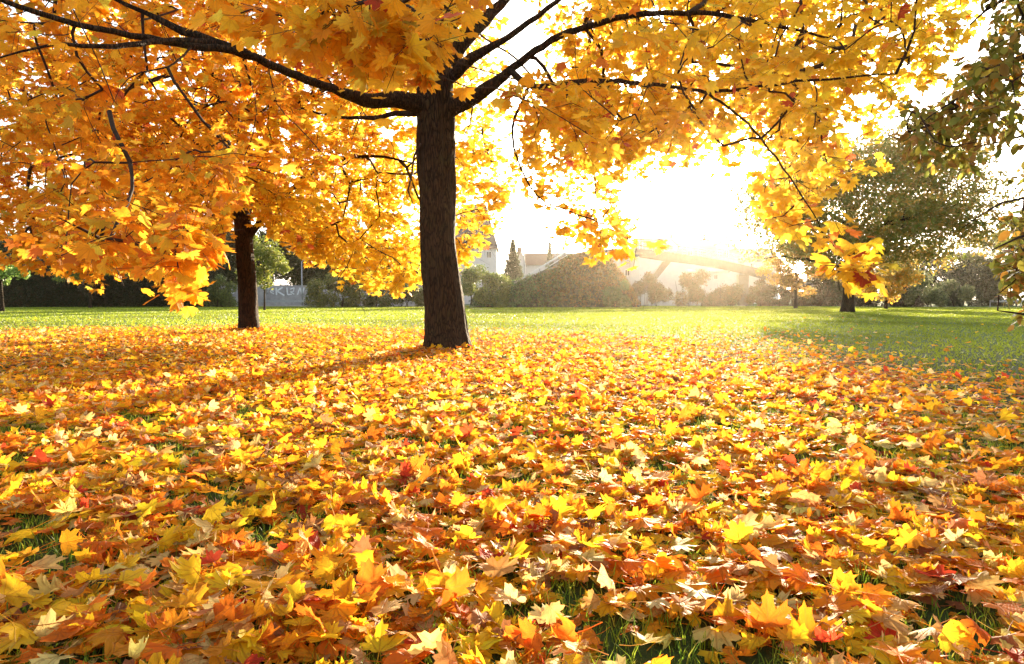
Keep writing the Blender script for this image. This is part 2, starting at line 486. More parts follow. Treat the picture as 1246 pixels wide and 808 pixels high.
# ------------------------------------------------------------------ tree growing
def smooth_path(pts, rads, step=.18, wob=.02, r=random):
    pts = [Vector(p) for p in pts]; out = []; ro = []
    for i in range(len(pts) - 1):
        p0 = pts[max(i - 1, 0)]; p1 = pts[i]; p2 = pts[i + 1]; p3 = pts[min(i + 2, len(pts) - 1)]
        n = max(1, int((p2 - p1).length / step))
        for k in range(n):
            t = k / n
            q = 0.5 * ((2 * p1) + (p2 - p0) * t + (2 * p0 - 5 * p1 + 4 * p2 - p3) * t * t + (3 * p1 - p0 - 3 * p2 + p3) * t ** 3)
            if out: q = q + Vector((r.uniform(-1, 1), r.uniform(-1, 1), r.uniform(-1, 1))) * wob
            out.append(q); ro.append(rads[i] * (1 - t) + rads[i + 1] * t)
    out.append(pts[-1]); ro.append(rads[-1])
    return out, ro

def grow(limbs, attractors, seed, step=.25, alpha=.18, droop=.25):
    """limbs: list of (points, radii). Returns node arrays; each attractor joins the skeleton by a curved path."""
    r = np.random.default_rng(seed)
    pos, par, path, cost, isl, dirs = [], [], [], [], [], []
    for pts, rads in limbs:
        L = 0
        for i, p in enumerate(pts):
            pos.append(p); par.append(len(pos) - 2 if i else -1); path.append(-1); isl.append(True)
            if i: L += (Vector(p) - Vector(pts[i - 1])).length
            d = (Vector(pts[min(i + 1, len(pts) - 1)]) - Vector(pts[max(i - 1, 0)])).normalized()
            dirs.append(d); cost.append(max(0, 2.2 - L * 1.3) if L < 1.6 else 0)
    n0 = len(pos)
    A = np.asarray(attractors, float)
    cap = n0 + len(A) * 40
    PX = np.zeros((cap, 3)); PX[:n0] = [tuple(p) for p in pos]
    DX = np.zeros((cap, 3)); DX[:n0] = [tuple(d) for d in dirs]
    CO = np.zeros(cap); CO[:n0] = cost
    par = list(par) + [0] * (cap - n0); path = list(path) + [0] * (cap - n0)
    n = n0
    dist0 = np.array([np.min(np.sum((PX[:n0] - a) ** 2, 1)) for a in A])
    ends = np.zeros(len(A), int)
    for q in np.argsort(dist0):
        a = A[q]
        d = np.sqrt(np.sum((PX[:n] - a) ** 2, 1))
        j = int(np.argmin(d + alpha * CO[:n])); dj = d[j]
        k = max(1, min(36, int(math.ceil(dj / step))))
        p0 = PX[j]; pd = DX[j]
        to = (a - p0) / max(dj, 1e-6)
        c1 = p0 + (pd * .35 + to * .5 + np.array([0, 0, .15])) * dj * .45 + r.normal(0, .06, 3) * dj
        last = j; pp = p0
        for i in range(1, k + 1):
            t = i / k
            x = (1 - t) ** 2 * p0 + 2 * t * (1 - t) * c1 + t * t * a
            if i < k: x = x + r.normal(0, .012, 3) + np.array([0, 0, droop * .12 * math.sin(math.pi * t)]) * dj
            PX[n] = x; dd = x - pp; L = np.linalg.norm(dd); DX[n] = dd / max(L, 1e-6)
            CO[n] = CO[last] + L; par[n] = last; path[n] = q; last = n; pp = x; n += 1
        ends[q] = last
    par = np.array(par[:n]); path = np.array(path[:n]); PX = PX[:n]; DX = DX[:n]
    cnt = np.zeros(n); cnt[ends] = 1
    for i in range(n - 1, n0 - 1, -1):
        cnt[par[i]] += cnt[i]
    return dict(pos=PX, dir=DX, par=par, path=path, cnt=cnt, n0=n0, ends=ends)

def twig_mesh(name, G, r0, mat, parent, sides=5, keep=None, power=.5, rmin=.003):
    i = np.arange(G['n0'], len(G['pos']))
    if keep is not None: i = i[keep[i]]
    if not len(i): return None
    pa = G['par'][i]; same = (G['path'][pa] == G['path'][i]) & (pa >= G['n0'])
    rad = np.maximum(r0 * G['cnt'] ** power, rmin)
    rB = rad[i]; rA = np.where(same, rad[pa], rad[i] * 1.1)
    dA = np.where(same[:, None], G['dir'][pa], G['dir'][i]); dB = G['dir'][i]
    ref = np.array([.37, .29, .88])
    def ring(p, d, r):
        u = np.cross(d, ref); u /= np.maximum(np.linalg.norm(u, axis=1, keepdims=True), 1e-4); w = np.cross(d, u)
        a = np.arange(sides) * 2 * np.pi / sides
        return p[:, None] + r[:, None, None] * (u[:, None] * np.cos(a)[None, :, None] + w[:, None] * np.sin(a)[None, :, None])
    V = np.concatenate([ring(G['pos'][pa], dA, rA), ring(G['pos'][i], dB, rB)], 1)
    m = len(i); k = np.arange(sides); k2 = (k + 1) % sides
    F = np.stack([k, k2, k2 + sides, k + sides], 1)[None] + (np.arange(m) * 2 * sides)[:, None, None]
    V = V.reshape(-1, 3) - np.array(parent.matrix_world.translation)
    return link(name, mesh_np(name, V, F.reshape(-1, 4), mat, smooth=True), parent)

def sprays(G, r, per=4, leaves=6, length=.38, size=(.1, .17), petiole=.07, up=.9):
    """short leafy twigs at the end of every branch path; returns twiglets and leaf placements"""
    e = G['ends']; m = len(e) * per
    base = np.repeat(G['pos'][e], per, 0); bd = np.repeat(G['dir'][e], per, 0)
    # start a little way back along the path
    pa = G['par'][e]; back = np.repeat(G['pos'][pa], per, 0); f = r.uniform(0, 1, (m, 1)); base = base * f + back * (1 - f)
    d = bd + r.normal(0, .75, (m, 3)) + np.array([0, 0, -.12]); d /= np.linalg.norm(d, axis=1, keepdims=True)
    L = r.uniform(.45, 1.15, m) * length
    tip = base + d * L[:, None]; tip[:, 2] -= L * .15
    t = np.tile(np.linspace(.3, 1, leaves), m) + r.uniform(-.06, .06, m * leaves)
    B = np.repeat(base, leaves, 0); TP = np.repeat(tip, leaves, 0); D = np.repeat(d, leaves, 0)
    node = B + (TP - B) * t[:, None]
    out = r.normal(0, 1, (m * leaves, 3)); out -= D * np.sum(out * D, 1, keepdims=True) * .6; out[:, 2] = out[:, 2] * .45 - .15
    out = out / np.linalg.norm(out, axis=1, keepdims=True)
    out = out * .75 + D * .45; out /= np.linalg.norm(out, axis=1, keepdims=True)
    s = r.uniform(size[0], size[1], m * leaves)
    lp = node + out * (petiole * r.uniform(.6, 1.4, (m * leaves, 1)))
    tipdir = out + np.array([0, 0, -1.0]) * r.uniform(.25, 1.1, (m * leaves, 1)) + r.normal(0, .25, out.shape)
    nor = np.array([0, 0, up]) + out * .55 + r.normal(0, .42, out.shape)
    return base, tip, node, lp, tipdir, nor, s

def stick_mesh(name, a, b, r, mat, parent):
    """vectorised thin 3-sided sticks a->b"""
    d = b - a; L = np.maximum(np.linalg.norm(d, axis=1, keepdims=True), 1e-5); d = d / L
    u = np.cross(d, [.3, .2, .9]); u /= np.maximum(np.linalg.norm(u, axis=1, keepdims=True), 1e-4); w = np.cross(d, u)
    an = np.arange(3) * 2 * np.pi / 3
    off = u[:, None] * np.cos(an)[None, :, None] + w[:, None] * np.sin(an)[None, :, None]
    r = np.asarray(r)[:, None, None]
    V = np.concatenate([a[:, None] + off * r, b[:, None] + off * r * .55], 1).reshape(-1, 3) - np.array(parent.matrix_world.translation)
    F = np.array([[0, 1, 4, 3], [1, 2, 5, 4], [2, 0, 3, 5]])[None] + (np.arange(len(a)) * 6)[:, None, None]
    return link(name, mesh_np(name, V, F.reshape(-1, 4), mat, smooth=True), parent)

def trunk_mesh(name, pts, rads, mat, parent, sides=56, rough=.012, flare=.35, seed=1, step=.07, ztop_flare=.9):
    r = random.Random(seed)
    P_, R_ = smooth_path(pts, rads, step, 0.0)
    from mathutils import noise as mn
    V = []; n = sides
    z0 = P_[0].z
    for i, (p, rd) in enumerate(zip(P_, R_)):
        h = p.z - z0
        for k in range(n):
            a = 2 * math.pi * k / n
            fl = max(0, 1 - h / ztop_flare)
            lob = flare * fl ** 2.2 * (.35 + .65 * max(0, math.sin(a * 2.5 + seed) * .6 + math.sin(a * 4 + seed * 2.1) * .5))
            q = Vector((math.cos(a) * 7, math.sin(a) * 7, h * .8 + seed))
            rid = mn.noise(q) * rough + mn.noise(Vector((math.cos(a) * 2.2, math.sin(a) * 2.2, h * .9 + seed))) * rough * 2.2 + mn.noise(Vector((math.cos(a) * 18, math.sin(a) * 18, h * 3 + seed))) * rough * .5
            rr = rd * (1 + lob) + rid
            V.append((p.x + math.cos(a) * rr, p.y + math.sin(a) * rr, p.z))
    F = []
    for i in range(len(P_) - 1):
        for k in range(n):
            F.append((i * n + k, i * n + (k + 1) % n, (i + 1) * n + (k + 1) % n, (i + 1) * n + k))
    off = np.array(parent.matrix_world.translation)
    V = np.array(V) - off
    V = np.concatenate([V, [np.array(P_[-1]) - off]])
    t = len(V) - 1; b = (len(P_) - 1) * n
    T3 = np.array([(b + k, b + (k + 1) % n, t) for k in range(n)])
    return link(name, mesh_np(name, V, [np.array(F), T3], mat, smooth=True), parent)

def limb_obj(name, pts, rads, mat, parent, wob=.012, sides=12):
    mb = MB(); p, r = smooth_path(pts, rads, .16, wob)
    mb.tube(p, r, sides)
    o = mb.build(name, mat, parent, smooth=True)
    return o, (p, r)

class Grid:
    """how thick the leaves hang, per 40 x 40 step of the view, as digits 0-9"""
    def __init__(s, rows, x0=0, pad=0):
        s.g = np.array([[int(c) for c in r] for r in rows], float) / 9; s.x0 = x0; s.pad = pad
    def __call__(s, px, py):
        x = (px - s.x0) / 40 - .5; y = py / 40 - .5
        h, w = s.g.shape
        inside = (x >= -.5) & (x <= w - .5)
        x = np.clip(x, 0, w - 1.001); yy = np.clip(y, 0, h - 1.001)
        i = x.astype(int); j = yy.astype(int); fx = x - i; fy = yy - j
        v = s.g[j, i] * (1 - fx) * (1 - fy) + s.g[j, i + 1] * fx * (1 - fy) + s.g[j + 1, i] * (1 - fx) * fy + s.g[j + 1, i + 1] * fx * fy
        v = np.where(y > h, 0, v)
        return np.where(inside, v, s.pad)

def put_leaves(root, lp, tipdir, nor, s, col, templ_hero, templ_mid, templ_low, mat, mat_o, nhero, meshname, far=9.0, hero_z=(0, 500)):
    """the leaves that show largest as single parts, the rest as one part"""
    M = frames(nor, tipdir)
    d = np.linalg.norm(lp - np.array([0, 0, CAMH]), axis=1)
    px, py = project(lp)
    vis = (px > 5) & (px < 1241) & (py > 3) & (py < 420) & (lp[:, 1] > .5)
    score = np.where(vis, s / d, 0)
    order = np.argsort(-score)[:nhero]; order = order[score[order] > 0]
    hero = np.zeros(len(s), bool); hero[order] = True
    meshes = [template_mesh(meshname, t, mat_o) for t in templ_hero]
    off = np.array(root.matrix_world.translation)
    r = np.random.default_rng(len(s))
    for i in order:
        o = bpy.data.objects.new('leaf', meshes[int(r.integers(len(meshes)))]); C.objects.link(o)
        o.parent = root
        m = np.eye(4); m[:3, :3] = M[i] * s[i]; m[:3, 3] = lp[i] - off
        o.matrix_local = Matrix(m.tolist())
        o.color = (*[float(x) for x in col[i]], 1)
    near = (~hero) & (d < far); farm = (~hero) & (d >= far)
    Vn = []
    T = templ_mid + templ_low
    idx = np.where(d < far, r.integers(0, len(templ_mid), len(s)), len(templ_mid) + r.integers(0, len(templ_low), len(s)))
    k = ~hero
    scatter('foliage', T, idx[k], M[k], lp[k], s[k], col[k], mat, parent=root, kind='stuff')

# ------------------------------------------------------------------ the ground
g = MB()
n = 48
xs = np.concatenate([-np.geomspace(1400, 2, 30), np.linspace(-1.5, 1.5, 7), np.geomspace(2, 1400, 30)])
ys = np.concatenate([-np.geomspace(400, 2, 12), np.linspace(-1, 2, 5), np.geomspace(3, 2200, 40)])
XX, YY = np.meshgrid(xs, ys)
V = np.stack([XX.ravel(), YY.ravel(), np.zeros(XX.size)], 1)
nx = len(xs); q = np.arange(nx - 1)
F = np.concatenate([np.stack([q + j * nx, q + 1 + j * nx, q + 1 + (j + 1) * nx, q + (j + 1) * nx], 1) for j in range(len(ys) - 1)])
link('lawn', mesh_np('lawn', V, F, M_LAWN), kind='structure', label='mown green park lawn running back to the hedges')

# leaf litter edge, seen from the camera's ground plan (azimuth -> distance)
def cover(x, y):
    az = np.degrees(np.arctan2(x, np.maximum(y, .01)))
    edge = np.interp(az, [-60, -37, -21, 0, 15, 20.5, 24.5, 31, 37, 60], [22, 24, 24, 17.5, 15, 12.5, 10.5, 8.2, 6.6, 6])
    d = np.hypot(x, y)
    wob = 1.2 * np.sin(x * .9 + y * .35) + .8 * np.sin(x * 2.1 - y * .8)
    soft = np.where(az > 15, .42, .11)
    return 1 / (1 + np.exp((d - edge - wob * .7) / (edge * soft * .5)))

GROUND_TABLE = [((.93, .52, .015), 33), ((.92, .33, .012), 29), ((.84, .20, .012), 20), ((.88, .58, .22), 12), ((.66, .34, .10), 6),
                ((.55, .045, .015), 3), ((.36, .14, .05), 6), ((.84, .60, .16), 5)]
GROUND_NAMES = ['bright yellow', 'golden orange', 'deep orange', 'pale tan', 'dull brown', 'red', 'dark brown', 'pale yellow']
def ground_leaves(count, rmin, rmax, azlim, dens_pow):
    u = rng.uniform(0, 1, count)
    d = (rmin ** dens_pow + u * (rmax ** dens_pow - rmin ** dens_pow)) ** (1 / dens_pow)
    az = np.radians(rng.uniform(-azlim, azlim, count))
    x = d * np.sin(az); y = d * np.cos(az)
    return x, y, d

def ground_set(x, y, d, clumps=True):
    nn = len(x)
    s = .045 + .08 * rng.beta(1.5, 2.4, nn)
    tilt = np.abs(rng.normal(0, 12, nn)); k = rng.uniform(0, 1, nn) < .12; tilt[k] = rng.uniform(25, 72, k.sum())
    tilt = np.radians(tilt)
    ta = rng.uniform(0, 2 * np.pi, nn)
    nor = np.stack([np.sin(tilt) * np.cos(ta), np.sin(tilt) * np.sin(ta), np.cos(tilt)], 1)
    nor *= np.where(rng.uniform(0, 1, nn) < .45, -1, 1)[:, None]
    ya = rng.uniform(0, 2 * np.pi, nn)
    tip = np.stack([np.cos(ya), np.sin(ya), rng.normal(0, .2, nn)], 1)
    M = frames(nor, tip)
    layer = rng.uniform(0, 1, nn)
    z = .008 + layer * .045 + np.sin(tilt) * s * .38
    cen = np.einsum('nij,j->ni', M, np.array([0, .35, 0])) * s[:, None]
    pos = np.stack([x, y, z], 1) - cen
    col, kc = pick_colours(nn, GROUND_TABLE)
    return s, tilt, M, layer, pos, col, kc, np.stack([x, y, z], 1)

def keepmask(x, y, gap):
    c = cover(x, y)
    # thin patches near the viewer where grass shows
    pn = np.sin(x * 3.1 + 1.3 + np.sin(y * 2.3)) * np.sin(y * 4.3 + x * 1.7) + .5 * np.sin(x * 7.3 + y * 5.1 + 2) + .35 * np.sin(x * 15.1 - y * 12.7) + .25 * np.sin(y * 23 + x * 9)
    thin = np.where(pn > gap, .15, 1.0)
    thin = np.where(np.hypot(x, y) > 7, 1, thin)
    return rng.uniform(0, 1, len(x)) < c * thin

x1, y1, d1 = ground_leaves(8400, 1.2, 4.2, 52, 2.0)
k = keepmask(x1, y1, .70); x1, y1, d1 = x1[k], y1[k], d1[k]
s, tilt, M, layer, pos, col, kc, cen = ground_set(x1, y1, d1)
px, py = project(cen)
vis = (px > 8) & (px < 1238) & (py > 380) & (py < 803)
score = np.where(vis, s / d1 * (.55 + .45 * layer) * (1 + .3 * np.sin(tilt)), 0)
order = np.argsort(-score)[:300]
hero = np.zeros(len(s), bool); hero[order] = True
cen[hero, 2] += .02; pos[hero, 2] += .02
hm = [template_mesh('fallen_leaf', t, M_FALL_O) for t in T_HERO]
hidx = rng.integers(0, len(T_HERO), len(s))
# labels
def region(px, py):
    row = 'at front edge' if py > 740 else 'in front rows' if py > 660 else 'in middle rows' if py > 590 else 'in farther rows'
    col_ = ['far left', 'left', 'centre left', 'centre right', 'right', 'far right'][min(5, int(px / 1246 * 6))]
    return row, col_
keys = {}
for i in order:
    row, cl = region(px[i], py[i])
    shape = ['almost flat', 'gently wavy', 'bent', 'curled up'][hidx[i] % 4]
    pose = 'standing on edge' if tilt[i] > R(42) else 'tilted' if tilt[i] > R(22) else 'lying low'
    big = 'large' if s[i] > .1 else 'small' if s[i] < .085 else 'medium'
    keys.setdefault((GROUND_NAMES[kc[i]], shape, pose, big, row, cl), []).append(i)
for key, ids in keys.items():
    ids.sort(key=lambda i: px[i])
    cn, shape, pose, big, row, cl = key
    for j, i in enumerate(ids):
        extra = '' if len(ids) == 1 else (', leftmost such' if j == 0 else ', rightmost such' if j == len(ids) - 1 else ', middle such' if len(ids) == 3 else f', {["", "second", "third", "fourth", "fifth"][min(j, 4)]} such')
        o = bpy.data.objects.new('fallen_leaf', hm[hidx[i]]); C.objects.link(o)
        m = np.eye(4); m[:3, :3] = M[i] * s[i]; m[:3, 3] = pos[i]
        o.matrix_world = Matrix(m.tolist())
        o.color = (*[float(c) for c in col[i]], 1)
        o['label'] = f'{big} {cn} leaf, {shape}, {pose}, {row}, {cl}{extra}'
        o['category'] = 'leaf'; o['group'] = 'fallen maple leaves on the grass'
# the rest of the carpet
x2, y2, d2 = ground_leaves(27000, 4.2, 10, 50, 1.9)
k = keepmask(x2, y2, .80); x2, y2, d2 = x2[k], y2[k], d2[k]
x3, y3, d3 = ground_leaves(80000, 10, 28, 50, 1.75)
k = keepmask(x3, y3, 2); x3, y3, d3 = x3[k], y3[k], d3[k]
x4, y4, d4 = ground_leaves(450, 8, 40, 45, 1.6)         # strays on the open lawn
xb = rng.uniform(-6, 6, 3500); yb = rng.uniform(-4, 1.4, 3500)
kb = np.hypot(xb, np.maximum(yb, 0)) > 0; d_b = np.hypot(xb, yb)
kk = ~hero
parts = [(x1[kk], y1[kk], s[kk], tilt[kk], M[kk], pos[kk], col[kk], np.zeros(kk.sum(), int))]
xr = np.concatenate([x2, x3, x4, xb]); yr = np.concatenate([y2, y3, y4, yb]); dr = np.hypot(xr, yr)
sr, tr_, Mr, lr, pr, cr, kr, _ = ground_set(xr, yr, dr)
farr = dr > 9
sr = np.where(farr, sr * 1.05, sr)
T = T_HERO + T_MID + T_LOW
i1 = hidx[kk]
i2 = np.where(farr | (yr < 1.2), len(T_HERO) + len(T_MID) + rng.integers(0, len(T_LOW), len(xr)), len(T_HERO) + rng.integers(0, len(T_MID), len(xr)))
scatter('leaf_litter', T, np.concatenate([i1, i2]), np.concatenate([M[kk], Mr]), np.concatenate([pos[kk], pr]),
        np.concatenate([s[kk], sr]), np.concatenate([col[kk], cr]), M_FALL, kind='stuff',
        label='thick carpet of yellow, orange and brown maple leaves under the trees')

hx, hy = [], []
for (tx_, ty_, r0_) in ((P(544, 426, 12.5).x, 12.5, .42), (P(303, 403, 20.2).x, 20.2, .3)):
    a = rng.uniform(0, 2 * np.pi, 420); rr = r0_ + rng.exponential(.28, 420); hx.append(tx_ + np.cos(a) * rr); hy.append(ty_ + np.sin(a) * rr)
hx = np.concatenate(hx); hy = np.concatenate(hy)
sh, th_, Mh, lh, ph_, ch_, _, _ = ground_set(hx, hy, np.hypot(hx, hy)); ph_[:, 2] += rng.uniform(0, .07, len(hx))
scatter('leaf_drift', T_MID, rng.integers(0, len(T_MID), len(hx)), Mh, ph_, sh, ch_, M_FALL, kind='stuff', label='leaves drifted against the feet of the two maple trunks')
# grass blades
def grass(x, y, h, w, col, lean, nseg):
    nn = len(x); a = rng.uniform(0, 2 * np.pi, nn)
    side = np.stack([np.cos(a), np.sin(a), np.zeros(nn)], 1)
    la = rng.uniform(0, 2 * np.pi, nn); ln = np.stack([np.cos(la), np.sin(la), np.zeros(nn)], 1) * (h * lean * rng.uniform(.2, 1.3, nn))[:, None]
    b = np.stack([x, y, np.zeros(nn)], 1); up = np.array([0, 0, 1.0])
    if nseg == 2:
        m = b + up * (h * .6)[:, None] + ln * .35; t = b + up * h[:, None] + ln
        V = np.stack([b - side * w[:, None], b + side * w[:, None], m + side * w[:, None] * .75, m - side * w[:, None] * .75, t], 1)
        F = [(0, 1, 2), (0, 2, 3), (3, 2, 4)]; nv = 5
    else:
        t = b + up * h[:, None] + ln
        V = np.stack([b - side * w[:, None], b + side * w[:, None], t], 1); F = [(0, 1, 2)]; nv = 3
    F = (np.array(F)[None] + (np.arange(nn) * nv)[:, None, None]).reshape(-1, 3)
    return V.reshape(-1, 3), F, np.repeat(col, nv, 0)
GT = [((.17, .27, .015), 5), ((.26, .35, .02), 4), ((.38, .38, .04), 3), ((.09, .18, .02), 3)]
xg, yg, dg = ground_leaves(110000, 1.1, 6.5, 50, 1.6)
# blades stand in tufts
tx = np.sin(xg * 23 + 2 * np.sin(yg * 9)) * np.sin(yg * 19 + xg * 5); k = rng.uniform(0, 1, len(xg)) < np.clip(.55 + .6 * tx, .1, 1)
xg, yg, dg = xg[k], yg[k], dg[k]
cg, _ = pick_colours(len(xg), GT)
Va, Fa, Ca = grass(xg, yg, rng.uniform(.02, .07, len(xg)), rng.uniform(.0013, .0026, len(xg)), cg, .7, 2)
xh, yh, dh = ground_leaves(230000, 6.5, 95, 52, 1.0)
k = rng.uniform(0, 1, len(xh)) > cover(xh, yh) * .8; xh, yh, dh = xh[k], yh[k], dh[k]
ch = np.array([.25, .31, .02]) * np.exp(rng.normal(0, .12, (len(xh), 1)))
patch = .85 + .3 * np.sin(xh * .35 + np.sin(yh * .22) * 2) * np.sin(yh * .3)
ch = ch * patch[:, None]
Vb, Fb, Cb = grass(xh, yh, rng.uniform(.025, .06, len(xh)), .0025 + .0011 * dh, ch, .8, 1)
link('grass', mesh_np('grass', np.concatenate([Va, Vb]), np.concatenate([Fa, Fb + len(Va)]), M_GRASS, None, np.concatenate([Ca, Cb])),
     kind='stuff', label='short green grass blades of the lawn, showing between the fallen leaves')

# ------------------------------------------------------------------ the large maple in the middle
YM = 12.5
tree1 = thing('maple_tree', (P(544, 426, YM).x, YM, 0), 'large golden maple with thick dark trunk, standing in the leaf carpet in the middle', 'tree')
def W(px, py, Y): return P(px, py, Y)
def wz(p, z): return Vector((p.x, p.y, z))
tp = [wz(W(544.5, 430, YM), -.05), W(542, 400, YM), W(539, 350, YM), W(534, 300, YM), W(532, 250, YM), W(530, 190, YM), W(530, 140, YM), W(530, 100, YM), W(534, 60, YM), W(540, 10, YM), W(548, -60, YM), W(552, -200, YM + .3)]
trunk_mesh('trunk', tp, [.40, .385, .35, .325, .31, .315, .335, .33, .24, .19, .16, .07], M_BARK, tree1, flare=.5, seed=3, rough=.03)
limb_spec = [
    ([W(522, 128, 12.4), W(480, 121, 12.1), W(445, 122, 11.7), W(405, 108, 11.0), W(350, 88, 10.2), W(290, 62, 9.4), W(235, 56, 8.8), W(180, 46, 8.3), W(115, 34, 7.8), W(50, 16, 7.3), W(-10, -4, 6.9), W(-90, -30, 6.3)],
     [.19, .145, .12, .10, .088, .078, .066, .056, .048, .042, .035, .015]),
    ([W(300, 66, 9.5), W(262, 52, 9.2), W(220, 36, 9.0), W(175, 14, 8.9), W(130, -6, 8.8), W(60, -40, 8.6)], [.075, .062, .052, .044, .036, .015]),
    ([W(262, 52, 9.2), W(200, 50, 8.4), W(140, 56, 7.7), W(60, 55, 7.2), W(0, 70, 6.9)], [.05, .036, .028, .022, .012]),
    ([W(540, 136, 12.45), W(566, 124, 12.3), W(592, 108, 12.1), W(625, 82, 11.8), W(660, 56, 11.4), W(692, 40, 11.1), W(760, 20, 10.4), W(850, 16, 9.6), W(940, 30, 9.0), W(1020, 50, 8.6)],
     [.17, .135, .12, .105, .09, .08, .065, .05, .036, .014]),
    ([W(540, 100, 12.4), W(556, 88, 12.3), W(575, 70, 12.0), W(608, 52, 11.6), W(634, 34, 11.3), W(690, -10, 10.9), W(760, -90, 10.3)], [.12, .105, .095, .085, .075, .055, .02]),
    ([W(538, 90, 12.6), W(560, 55, 12.8), W(587, 26, 13.0), W(620, -6, 13.2), W(690, -90, 13.6)], [.17, .15, .13, .115, .04]),
    ([W(622, 86, 11.8), W(650, 106, 11.2), W(712, 99, 10.4), W(790, 102, 9.5), W(860, 112, 8.7), W(930, 104, 8.0), W(1010, 95, 7.6), W(1090, 90, 7.3)], [.06, .05, .044, .038, .032, .026, .02, .01]),
    ([W(645, 104, 11.2), W(632, 130, 10.9), W(624, 155, 10.7), W(629, 193, 10.4), W(655, 240, 10.1), W(691, 257, 9.8), W(733, 273, 9.5), W(775, 298, 9.3)], [.026, .024, .022, .02, .018, .015, .012, .006]),
    ([W(860, 112, 8.7), W(910, 150, 7.7), W(960, 215, 6.9), W(1000, 280, 6.3), W(1025, 315, 6.1)], [.016, .012, .009, .006, .004]),
    ([W(232, 58, 8.7), W(205, 82, 8.0), W(170, 88, 7.6), W(145, 108, 7.3), W(133, 135, 7.1)], [.014, .010, .008, .006, .003]),
    ([W(522, 138, 12.5), W(480, 138, 13.0), W(455, 143, 13.3), W(400, 140, 13.8), W(330, 120, 14.6), W(250, 90, 15.4)], [.07, .05, .045, .035, .028, .01]),
    ([W(532, 104, 12.3), W(500, 70, 10.6), W(480, 40, 9.0), W(470, 20, 7.4), W(480, 10, 5.6), W(500, 10, 4.4)], [.12, .09, .07, .05, .03, .012]),
    ([W(535, 90, 12.5), W(548, 40, 12.2), W(560, -60, 12.0), W(640, -260, 11.2), W(760, -420, 10)], [.14, .12, .1, .07, .02]),
    ([W(530, 80, 12.6), W(500, -20, 12.6), W(430, -180, 12.2), W(330, -330, 11.5)], [.13, .11, .08, .02]),
    ([W(535, 80, 12.7), W(545, -30, 14.0), W(560, -100, 16.0), W(600, -140, 18.0)], [.12, .1, .07, .02]),
    ([W(528, 110, 12.7), W(500, 60, 14.2), W(450, 20, 16.0), W(400, 0, 18.0)], [.12, .09, .06, .02]),
]
limbs1 = []
for li, (pts, rads) in enumerate(limb_spec):
    rads = [q * (1 if k < 3 else .68 if li < 3 else .66) for k, q in enumerate(rads)]
    o, pr_ = limb_obj('limb', pts, rads, M_BARK, tree1); limbs1.append(pr_)
leader = [W(530, 60, YM), W(536, 10, YM), W(548, -60, YM), W(552, -200, YM + .3), W(556, -330, YM + .4)]
lp_, lr_ = smooth_path(leader, [.2, .18, .15, .07, .03], .2, .0); limbs1.append((lp_, lr_))
# a long shoot sprouting off the trunk
limb_obj('shoot', [W(512, 175, 12.3), W(504, 190, 12.1), W(501, 215, 12.0), W(496, 232, 11.9), W(503, 250, 11.8)], [.02, .018, .016, .014, .006], M_TWIG, tree1, sides=6)
limb_obj('shoot', [W(565, 165, 12.3), W(572, 150, 12.2), W(575, 130, 12.2)], [.008, .012, .014], M_TWIG, tree1, sides=6)

G1 = Grid([
    #0         1         2         3
    "6666666555999930349999999999960",
    "6666555555999921299999999999930",
    "6666666666898815999999999999983",
    "6666666665330001599999999999830",
    "7777777544221000699996599984000",
    "7777777333110000433301058830000",
    "7777775200000000343000049500000",
    "4277764000000000034500001570000",
    "0101361000000000000000000240000",
    "0000020000000000000000000000000",
    "0000000000000000000000000000000"], pad=.6)
def crown_points(n, centre, rad, r, zlow):
    out = []
    while len(out) < n:
        p = r.uniform(-1, 1, (n * 3, 3)); q = np.sum(p ** 2, 1); p = p[(q < 1) & (q > .12)]
        p = p * rad + centre; p = p[p[:, 2] > zlow]; out += list(p)
    return np.array(out[:n])
r1 = np.random.default_rng(21)
cen1 = np.array([tree1.location.x, YM, 6.6])
cand = crown_points(26000, cen1, np.array([8.4, 8.6, 6.4]), r1, 1.05)
px, py = project(cand)
fr = (px > -60) & (px < 1300) & (py > -40) & (cand[:, 1] > 1)
dens = G1(px, np.maximum(py, 1))
sprad = .22 * FPX / np.maximum(cand[:, 1], 1)
dens_low = G1(px, np.maximum(py + sprad, 1)); dens_l = G1(px - sprad, np.maximum(py, 1)); dens_r = G1(px + sprad, np.maximum(py, 1))
dens = np.minimum(np.minimum(dens, dens_low), np.minimum(dens_l, dens_r) + .12)
depthw = np.where(cand[:, 1] < 4.2, 0, 1)
prob = np.where(fr, dens ** 1.3 * .26 * depthw, .05)
prob = np.where(~fr & (py < -40), .075, prob)
ldep = np.interp(px, [-60, 0, 115, 290, 405, 520], [6.6, 6.9, 7.7, 9.3, 11.0, 12.4])
prob = np.where((px < 420) & (py < 175) & (cand[:, 1] < ldep + .2), prob * .06, prob)
prob = np.where((px > 420) & (px < 500) & (py > 95) & (py < 180) & (cand[:, 1] < 12), 0, prob)
prob = np.where((px > 500) & (px < 640) & (py > 20) & (cand[:, 1] < 12), prob * .3, prob)
# keep the zone low and off to the sides light
prob = np.where(~fr & (cand[:, 2] < 2.6), .02, prob)
att = cand[r1.uniform(0, 1, len(cand)) < prob]
